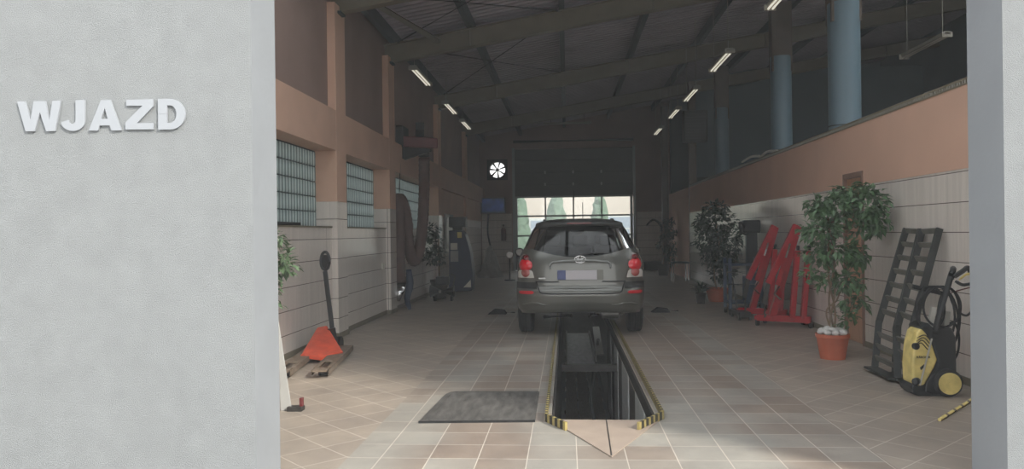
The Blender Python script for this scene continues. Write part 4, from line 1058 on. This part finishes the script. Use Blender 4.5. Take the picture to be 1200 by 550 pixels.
# red engine cranes, folded up
def crane(x, y, label):
    t = thing('engine_crane', label, 'crane', (x,y,0), 'folded red engine cranes')
    V = lambda a, b, c: Vector((x+a, y+b, c))
    m = MB().bar(V(-.30,.20,.12), V(.34,-.16,.12), .09, .09, up=(0,0,1)); m.build('base_beam', 'red_paint', t, bevel=.008)
    MB().bar(V(-.30,.22,.10), V(-.12,.48,.10), .08,.08,up=(0,0,1)).bar(V(.30,-.14,.10), V(.36,.25,.10), .08,.08,up=(0,0,1)).build('base_arm', 'red_paint', t, bevel=.008)
    # mast, leaning
    MB().bar(V(-.12,.10,.14), V(.22,-.02,1.42), .09, .10).build('mast', 'red_paint', t, bevel=.008)
    # boom folded down beside the mast
    MB().bar(V(.20,-.02,1.44), V(-.20,-.02,.62), .075, .085).build('boom', 'red_paint', t, bevel=.008)
    MB().bar(V(-.20,-.02,.62), V(-.26,-.02,.34), .055, .06).build('boom_extension', 'dark_steel', t)
    # legs folded upright
    for dx, dy in ((.16,-.08),(.30,-.12)):
        lg = MB().bar(V(dx-.05,dy,.14), V(dx+.03,dy,1.08), .07, .08).build('leg', 'red_paint', t, bevel=.006)
        MB().lathe([(.035,-.015),(.035,.015)], V(dx+.03,dy-.04,1.12), (1,0,0), 14).build('caster', 'black', lg)
    # hydraulic ram
    MB().cyl(V(-.08,-.06,.60), V(.04,-.06,.98), .032, 14).build('ram_cylinder', 'red_paint', t, smooth=True)
    MB().cyl(V(.04,-.06,.98), V(.10,-.06,1.18), .014, 10).build('ram_rod', 'chrome', t, smooth=True)
    MB().tube([V(-.06,-.08,.58), V(-.14,-.12,.48), V(-.05,-.1,.40)], .014, 8).build('pump_lever', 'chrome', t, smooth=True)
    m = MB()
    for k in range(9): m.ball(V(-.25+.008*math.sin(k*2),-.03,.33-k*.022), .014, sq=(1,.7,1.2))
    m.build('chain', 'dark_steel', t)
    for dx, dy in ((-.30,.20),(.34,-.16),(-.12,.48),(.36,.25)):
        m = MB().lathe([(.04,-.016),(.04,.016)], V(dx,dy,.04), (1,.3,0), 16); m.box(x+dx-.03,x+dx+.03,y+dy-.02,y+dy+.02,.04,.085); m.build('caster', 'dark_steel', t)
    return t
c0 = crane(3.02, 10.95, 'folded red engine crane by the right wall, the nearer one next to the big ficus')
dup(c0, (2.98,11.95,0), label='folded red engine crane by the right wall, the farther one beside the blue cart')
# blue cart / transmission jack
t = thing('tool_trolley', 'dark blue metal trolley with rails and casters beyond the red cranes', 'trolley', (2.95,12.9,0))
bx, by = 2.92, 12.75
for dx in (-.28,.22):
    for dy in (-.18,.22):
        MB().bar((bx+dx,by+dy,.08),(bx+dx,by+dy,.92),.05,.05).build('post', 'blue_cart', t, bevel=.004)
        MB().lathe([(.05,-.018),(.05,.018)], (bx+dx,by+dy-.01,.05), (1,0,0), 16).build('caster', 'dark_steel', t)
for z in (.18,.80): MB().box(bx-.30,bx+.24,by-.2,by+.24,z,z+.03).build('shelf', 'blue_cart', t, bevel=.004)
MB().tube([(bx-.32,by-.22,.7),(bx+.24,by-.22,.7)], .012, 8).tube([(bx-.32,by-.22,.5),(bx+.24,by-.22,.5)], .012, 8).build('cross_rail', 'steel', t, smooth=True)
MB().box(bx-.02,bx+.18,by-.15,by+.1,.21,.62).build('box_unit', 'blue_cart', t, bevel=.01)
# black device with cables on the trolley side
t = thing('test_device', 'black device on a slim dark stand in front of the bright tiles', 'device', (3.2,13.4,0))
p = at(897,266,Y=13.4)
MB().box(3.03,3.33,13.3,13.5,p.z-.10,p.z+.12).build('head', 'black', t, bevel=.03)
MB().tube(bez([(3.05,13.3,p.z),(2.95,13.2,p.z+.08),(2.98,13.25,p.z-.08),(3.1,13.28,p.z-.14)]), .02, 8).build('cable', 'black', t, smooth=True)
MB().box(3.1,3.28,13.35,13.48,.05,p.z-.1).build('stand', 'black_plastic', t, bevel=.01)
MB().box(2.98,3.34,13.2,13.6,0,.05).build('foot', 'dark_steel', t, bevel=.01)
# silver casters thing : small machine left of cranes on floor
t = thing('floor_jack', 'low dark trolley jack on the floor in front of the blue trolley', 'jack', (2.75,12.0,0))
MB().box(2.60,2.78,11.75,12.35,.05,.13).build('frame', 'dark_steel', t, bevel=.01)
for dx in (2.61,2.77):
    for dy in (11.8,12.3): MB().lathe([(.05,-.015),(.05,.015)], (dx,dy,.05), (1,0,0), 16).build('wheel', 'steel', t)
MB().cyl((2.69,12.3,.12),(2.69,12.62,.6),.014,8).build('handle', 'dark_steel', t)
# small black pads on the floor beside the car
for x, y, nm in ((774,366,'right of the parked car'),(583,368,'left of the parked car')):
    c = at(x, y, Z=0)
    t = thing('wheel_chock', 'small dark wedge on the floor '+nm, 'chock', (c.x,c.y,0))
    MB().prism([(c.x-.16,c.y-.1,0),(c.x+.16,c.y-.1,0),(c.x+.12,c.y-.1,.06),(c.x-.05,c.y-.1,.08)], (0,.2,0)).build('block', 'rubber', t, bevel=.008)
    MB().cyl((c.x+.1,c.y,.03),(c.x+.3,c.y,.02),.012,8).build('handle', 'dark_steel', t)
# small table with chrome legs
t = thing('side_table', 'small dark table with chrome legs near the far right pillar', 'table', (3.05,21.0,0))
MB().box(2.85,3.3,20.8,21.3,.50,.54).build('table_top', 'black', t, bevel=.01)
for dx in (2.88,3.27):
    for dy in (20.83,21.27): MB().cyl((dx,dy,0),(dx,dy,.5),.014,8).build('leg', 'chrome', t, smooth=True)
# black bent hook by the gate
p = lambda x, y: at(x, y, Y=26.8)
tag(MB().tube(bez([p(757,265),p(763,259),p(768,258),p(774,264),p(778,272)],5)+[p(779,300),p(779,317)], .035, 8).build('coat_stand', 'black', smooth=True), 'black bent pipe standing against the tiles right of the far gate', 'stand')
tag(MB().box(2.75,3.35,27.2,27.6,0,.32).build('crate', 'black', bevel=.02), 'dark low box on the floor in the far right corner', 'box')
# white looped cables on top of the half wall
for (a, b, c), nm in ((((870,190),(880,184),(890,183)),'farther one'),(((891,185),(899,178),(911,177)),'nearer one')):
    pts = [at(*v, X=XR+.03) for v in (a,b,c)]
    for i, v in enumerate(pts): v.z = max(v.z, 2.675)
    tag(MB().tube(bez(pts,6), .022, 8).build('cable_loop', 'cable_white', smooth=True), 'white bent tube lying on top of the half wall, the '+nm, 'tube')

# ============================================================ LEFT SIDE TOOLS
# pallet truck
t = thing('pallet_truck', 'orange red hand pallet truck with black handle beside the left wall', 'pallet truck', (-2.6,7.8,0))
f0 = Vector((-2.72,8.30,0)); 
def fork(a, b, w):
    d = (b-a).normalized(); s = Vector((d.y,-d.x,0))*w/2
    P = [a-s, a+s, b+s*.9-d*.0, b-s*.9]
    top = MB(); 
    # fork top as frame with a slot near the tip
    def quad(u0,u1,v0,v1,z0,z1):
        pts = [a+(b-a)*u+s*v for u, v in ((u0,v0),(u0,v1),(u1,v1),(u1,v0))]
        top.hull8([p+Vector((0,0,z0)) for p in pts]+[p+Vector((0,0,z1)) for p in pts])
    quad(0,.68,-1,1,.075,.085); quad(.68,.90,-1,-.5,.075,.085); quad(.68,.90,.5,1,.075,.085); quad(.90,1,-.8,.8,.07,.085)
    quad(0,.97,-1,-.93,.03,.08); quad(0,.97,.93,1,.03,.08)
    fo = top.build('fork', 'worn_metal', t)
    c = a+(b-a)*.88; MB().lathe([(.036,-.04),(.036,.04)], c+Vector((0,0,.037)), (s.x,s.y,0), 16).build('roller', 'dark_steel', fo, smooth=True)
    return fo
A1 = at(405,408,Z=.08); B1 = at(366,440,Z=.08)
fork(Vector((-2.60,8.75,0)), Vector((-2.375,7.1,0)), .17)
f2 = fork(Vector((-2.95,8.70,0)), Vector((-2.735,7.05,0)), .17)
pk = lambda x, y, Y: at(x, y, Y=Y)
Yh = 8.42
m = MB().hull8([pk(352,418,8.0),pk(402,413,8.1),pk(402,413,8.2),pk(352,418,8.1),pk(372,384,8.6),pk(383,382,8.6),pk(383,382,8.7),pk(372,384,8.7)]); m.build('body_plate', 'orange_red', t, bevel=.01)
m = MB().hull8([pk(352,420,7.97),pk(376,423,7.95),pk(402,416,8.15),pk(370,410,8.2),pk(352,416,7.97),pk(376,418,7.95),pk(402,411,8.15),pk(370,406,8.2)]); m.build('cross_plate', 'orange_red', t, bevel=.006)
MB().cyl(pk(391,403,Yh+.14),pk(388,385,Yh+.14),.05,16).build('pump', 'dark_steel', t, smooth=True)
MB().box(-2.86,-2.72,8.72,8.88,.06,.14).build('axle_block', 'dark_steel', t)
for dx in (-2.88,-2.70): MB().lathe([(.09,-.025),(.09,.025)], (dx,8.82,.09), (1,0,0), 22).build('steer_wheel', 'black', t, smooth=True)
MB().bar(pk(391,400,Yh+.16),pk(381,318,Yh+.34),.05,.035).build('tow_bar', 'black_plastic', t, bevel=.006)
m = MB()
ctr = [(pk(381+ a, 306+b, Yh+.36)) for a, b in [(5.0*math.cos(2*PI*k/20)*1.0, 10.5*math.sin(2*PI*k/20)) for k in range(21)]]
m.tube(ctr, .018, 8); m.build('handle_loop', 'black_plastic', t, smooth=True)
m = MB().prism([pk(377,299,Yh+.36),pk(385,299,Yh+.36),pk(385.5,315,Yh+.36),pk(377.5,315,Yh+.36)], (0,.025,0)); m.build('handle_web', 'black_plastic', t)
# white folded board by the jamb
t = thing('folding_sign', 'white metal framed board leaning just behind the left jamb', 'board', (-2.3,5.85,0))
by_ = 5.82
P = [at(343,480,Y=by_),at(328,484,Y=by_),at(316,484,Y=by_),at(316,385,Y=by_+.25),at(325,383,Y=by_+.25)]
dz = -min(p.z for p in P)
for p in P: p.z += dz*0
m = MB().prism([at(330,480,Y=by_+.01),at(310,480,Y=by_+.01),at(310,400,Y=by_+.17),at(326,390,Y=by_+.19)], (0,.02,0)); m.build('board_panel', 'sheet', t, bevel=.003)
yb2 = by_+.24
m = MB().hull8([at(329,482,Y=by_),at(342,480,Y=by_),at(342,480,Y=by_+.04),at(329,482,Y=by_+.04),at(324,376,Y=yb2),at(326.5,376,Y=yb2),at(326.5,376,Y=yb2+.03),at(324,376,Y=yb2+.03)]); m.build('frame_profile', 'white_alu', t, bevel=.003)
m = MB().box(-2.20,-2.08,by_-.03,by_+.05,.0,.035); m.build('foot', 'dark_steel', t, bevel=.004)
MB().box(-2.11,-2.085,by_+.0,by_+.04,.03,.10).build('red_clip', 'maroon', t, bevel=.004)
# dark ledge object on first sill
tag(MB().box(-3.26,-3.12,7.3,8.75,1.5,1.535).build('long_tray', 'black', bevel=.006), 'flat dark strip lying on the sill of the nearest block window', 'tray')
# blue test cabinet
cy = 17.9
pa = at(526,342,Y=cy); 
def pq(x, y, dy=0): return at(x, y, Y=cy+dy)
t = thing('test_cabinet', 'tall dark blue cabinet with yellow sticker and papers near the far left pillar', 'cabinet', (-2.55,18.1,0))
m = MB().prism([pq(526,343),pq(553,341),pq(554,322),pq(551,295),pq(545,275),pq(541,270),pq(526,270)], (0,.5,0)); 
for v in m.bm.verts: v.co.z = max(v.co.z, .0)
cab = m.build('body', 'blue_cabinet', t, bevel=.02)
def stick(name, x0, y0, x1, y1, mm):
    a, b = pq(x0,y1,-.006), pq(x1,y0,-.006); MB().box(a.x,b.x,cy-.008,cy-.002,a.z,b.z).build(name, mm, cab)
stick('paper_note', 528,285,536,293,'paper'); stick('paper_notice', 528,294,537,307,'sheet'); stick('yellow_sticker', 536,272,541,279,'yellow')
MB().prism([pq(543,337,-.008),pq(552,337,-.008),pq(551.5,328,-.008)], (0,.006,0)).build('white_triangle', 'paper', cab)
t = thing('monitor', 'black monitor standing on top of the dark blue cabinet', 'monitor', (-2.6,18.1,1.5))
a, b = pq(525,269), pq(545,254)
MB().box(a.x,b.x,cy+.1,cy+.4,a.z+.05,b.z).build('casing', 'black', t, bevel=.02)
MB().box(a.x+.1,b.x-.1,cy+.1,cy+.35,a.z-.02,a.z+.06).build('stand', 'black', t)
# handset rack next to it
t = thing('board_frame', 'pale framed panel on the wall behind the blue cabinet', 'panel', (-2.6,21,1.0))
MB().box(-3.12,-3.08,19.2,20.6,.9,1.9).build('frame', 'sheet', t, bevel=.01)
MB().box(-3.08,-3.07,19.3,20.5,1.0,1.8).build('inner_panel', 'black_plastic', t)
# machine on floor
t = thing('compressor', 'small black machine with chrome parts on the floor by the left pillar', 'machine', (-2.7,16.4,0))
mx_, my_ = -2.55, 15.55
MB().cyl((mx_-.28,my_,.2),(mx_+.22,my_,.2),.13,20).build('tank', 'black', t, bevel=.01, smooth=True)
MB().box(mx_-.15,mx_+.12,my_-.09,my_+.09,.33,.5).build('motor', 'black_plastic', t, bevel=.02)
MB().tube([(mx_+.2,my_,.3),(mx_+.24,my_,.5),(mx_+.16,my_,.55)], .012, 8).build('handle', 'dark_steel', t, smooth=True)
for dx in (-.2,.15): MB().box(mx_+dx,mx_+dx+.04,my_-.1,my_+.1,0,.1).build('foot', 'black', t)
MB().lathe([(.03,0),(.03,.02)], (mx_-.05,my_-.14,.2), (0,-1,0), 14).build('gauge', 'chrome', t)
# sheet bag and door at back-left
t = thing('plastic_sheet', 'crumpled translucent grey sheet slumped on the floor left of the far gate', 'sheet', (-2.4,24,0))
m = MB(); c = at(575,325,Z=0)
m.lathe([(.42,0),(.40,.06),(.28,.22),(.20,.5),(.13,.85),(.03,1.0)], (c.x,c.y,0), n=28)
bmesh.ops.subdivide_edges(m.bm, edges=m.bm.edges[:], cuts=1, use_grid_fill=True)
for v in m.bm.verts:
    k = noise.noise(v.co*6)*.10; v.co.x += k; v.co.y += noise.noise(v.co*6+Vector((5,5,5)))*.1; v.co.z = max(0,v.co.z+(k*.3 if v.co.z > .02 else 0))
m.build('folds', 'sheet', t, smooth='full')
t = thing('fire_extinguisher', 'dark red fire extinguisher on the back wall left of the gate', 'extinguisher', (-2.3,27.69,1.1))
MB().lathe([(.02,0),(.085,.01),(.09,.05),(.09,.42),(.05,.49),(.02,.52),(.02,.56)], (-2.3,27.69,1.1), n=20).build('tank', 'maroon', t, smooth=True)
MB().box(-2.34,-2.26,27.67,27.71,1.66,1.70).build('lever', 'black', t)
tag(MB().tube(bez([(-2.85,27.7,2.1),(-2.88,27.7,1.4),(-2.75,27.65,.8),(-2.6,27.6,.3)],6), .03, 8).build('hanging_hose', 'black_plastic', smooth=True), 'dark hose hanging on the back wall below the television', 'hose')
# work lamp left of the car
t = thing('work_lamp', 'round lamp on a thin stand between the far gate and the car', 'lamp', (-1.55,20,0))
p = at(597,299,Y=22.0)
MB().lathe([(.09,0),(.10,.05),(.06,.10)], p, (0,1,0), 20).build('lamp_head', 'chrome', t, smooth=True)
MB().cyl((p.x,22.06,0.03),(p.x,22.06,p.z+.02),.018,8).build('stand', 'black', t)
MB().lathe([(.16,0),(.16,.03)], (p.x,22.06,0), n=20).build('base', 'black', t)
# white small wall socket box
a = at(448,312,X=XW)
tag(MB().box(XW,XW+.03,a.y-.06,a.y+.06,a.z-.05,a.z+.05).build('wall_socket', 'paper', bevel=.006), 'small white socket on the tiles beside the second pier', 'socket')

# thin scatter volume added for the lens flare veil over dark areas
hm = bpy.data.materials.new('lens_veil'); hm.use_nodes = True; n = hm.node_tree.nodes; n.remove(n['Principled BSDF'])
vs = n.new('ShaderNodeVolumeScatter'); vs.inputs['Density'].default_value = LENS_VEIL; vs.inputs['Color'].default_value = (.95,.98,1,1)
hm.node_tree.links.new(vs.outputs[0], n['Material Output'].inputs['Volume'])
hz = MB().box(-31,42,-26,92,-1.8,9).build('lens_veil', hm); tag(hz, 'thin pale scatter volume added for the lens flare veil', 'lens_veil', kind='stuff')
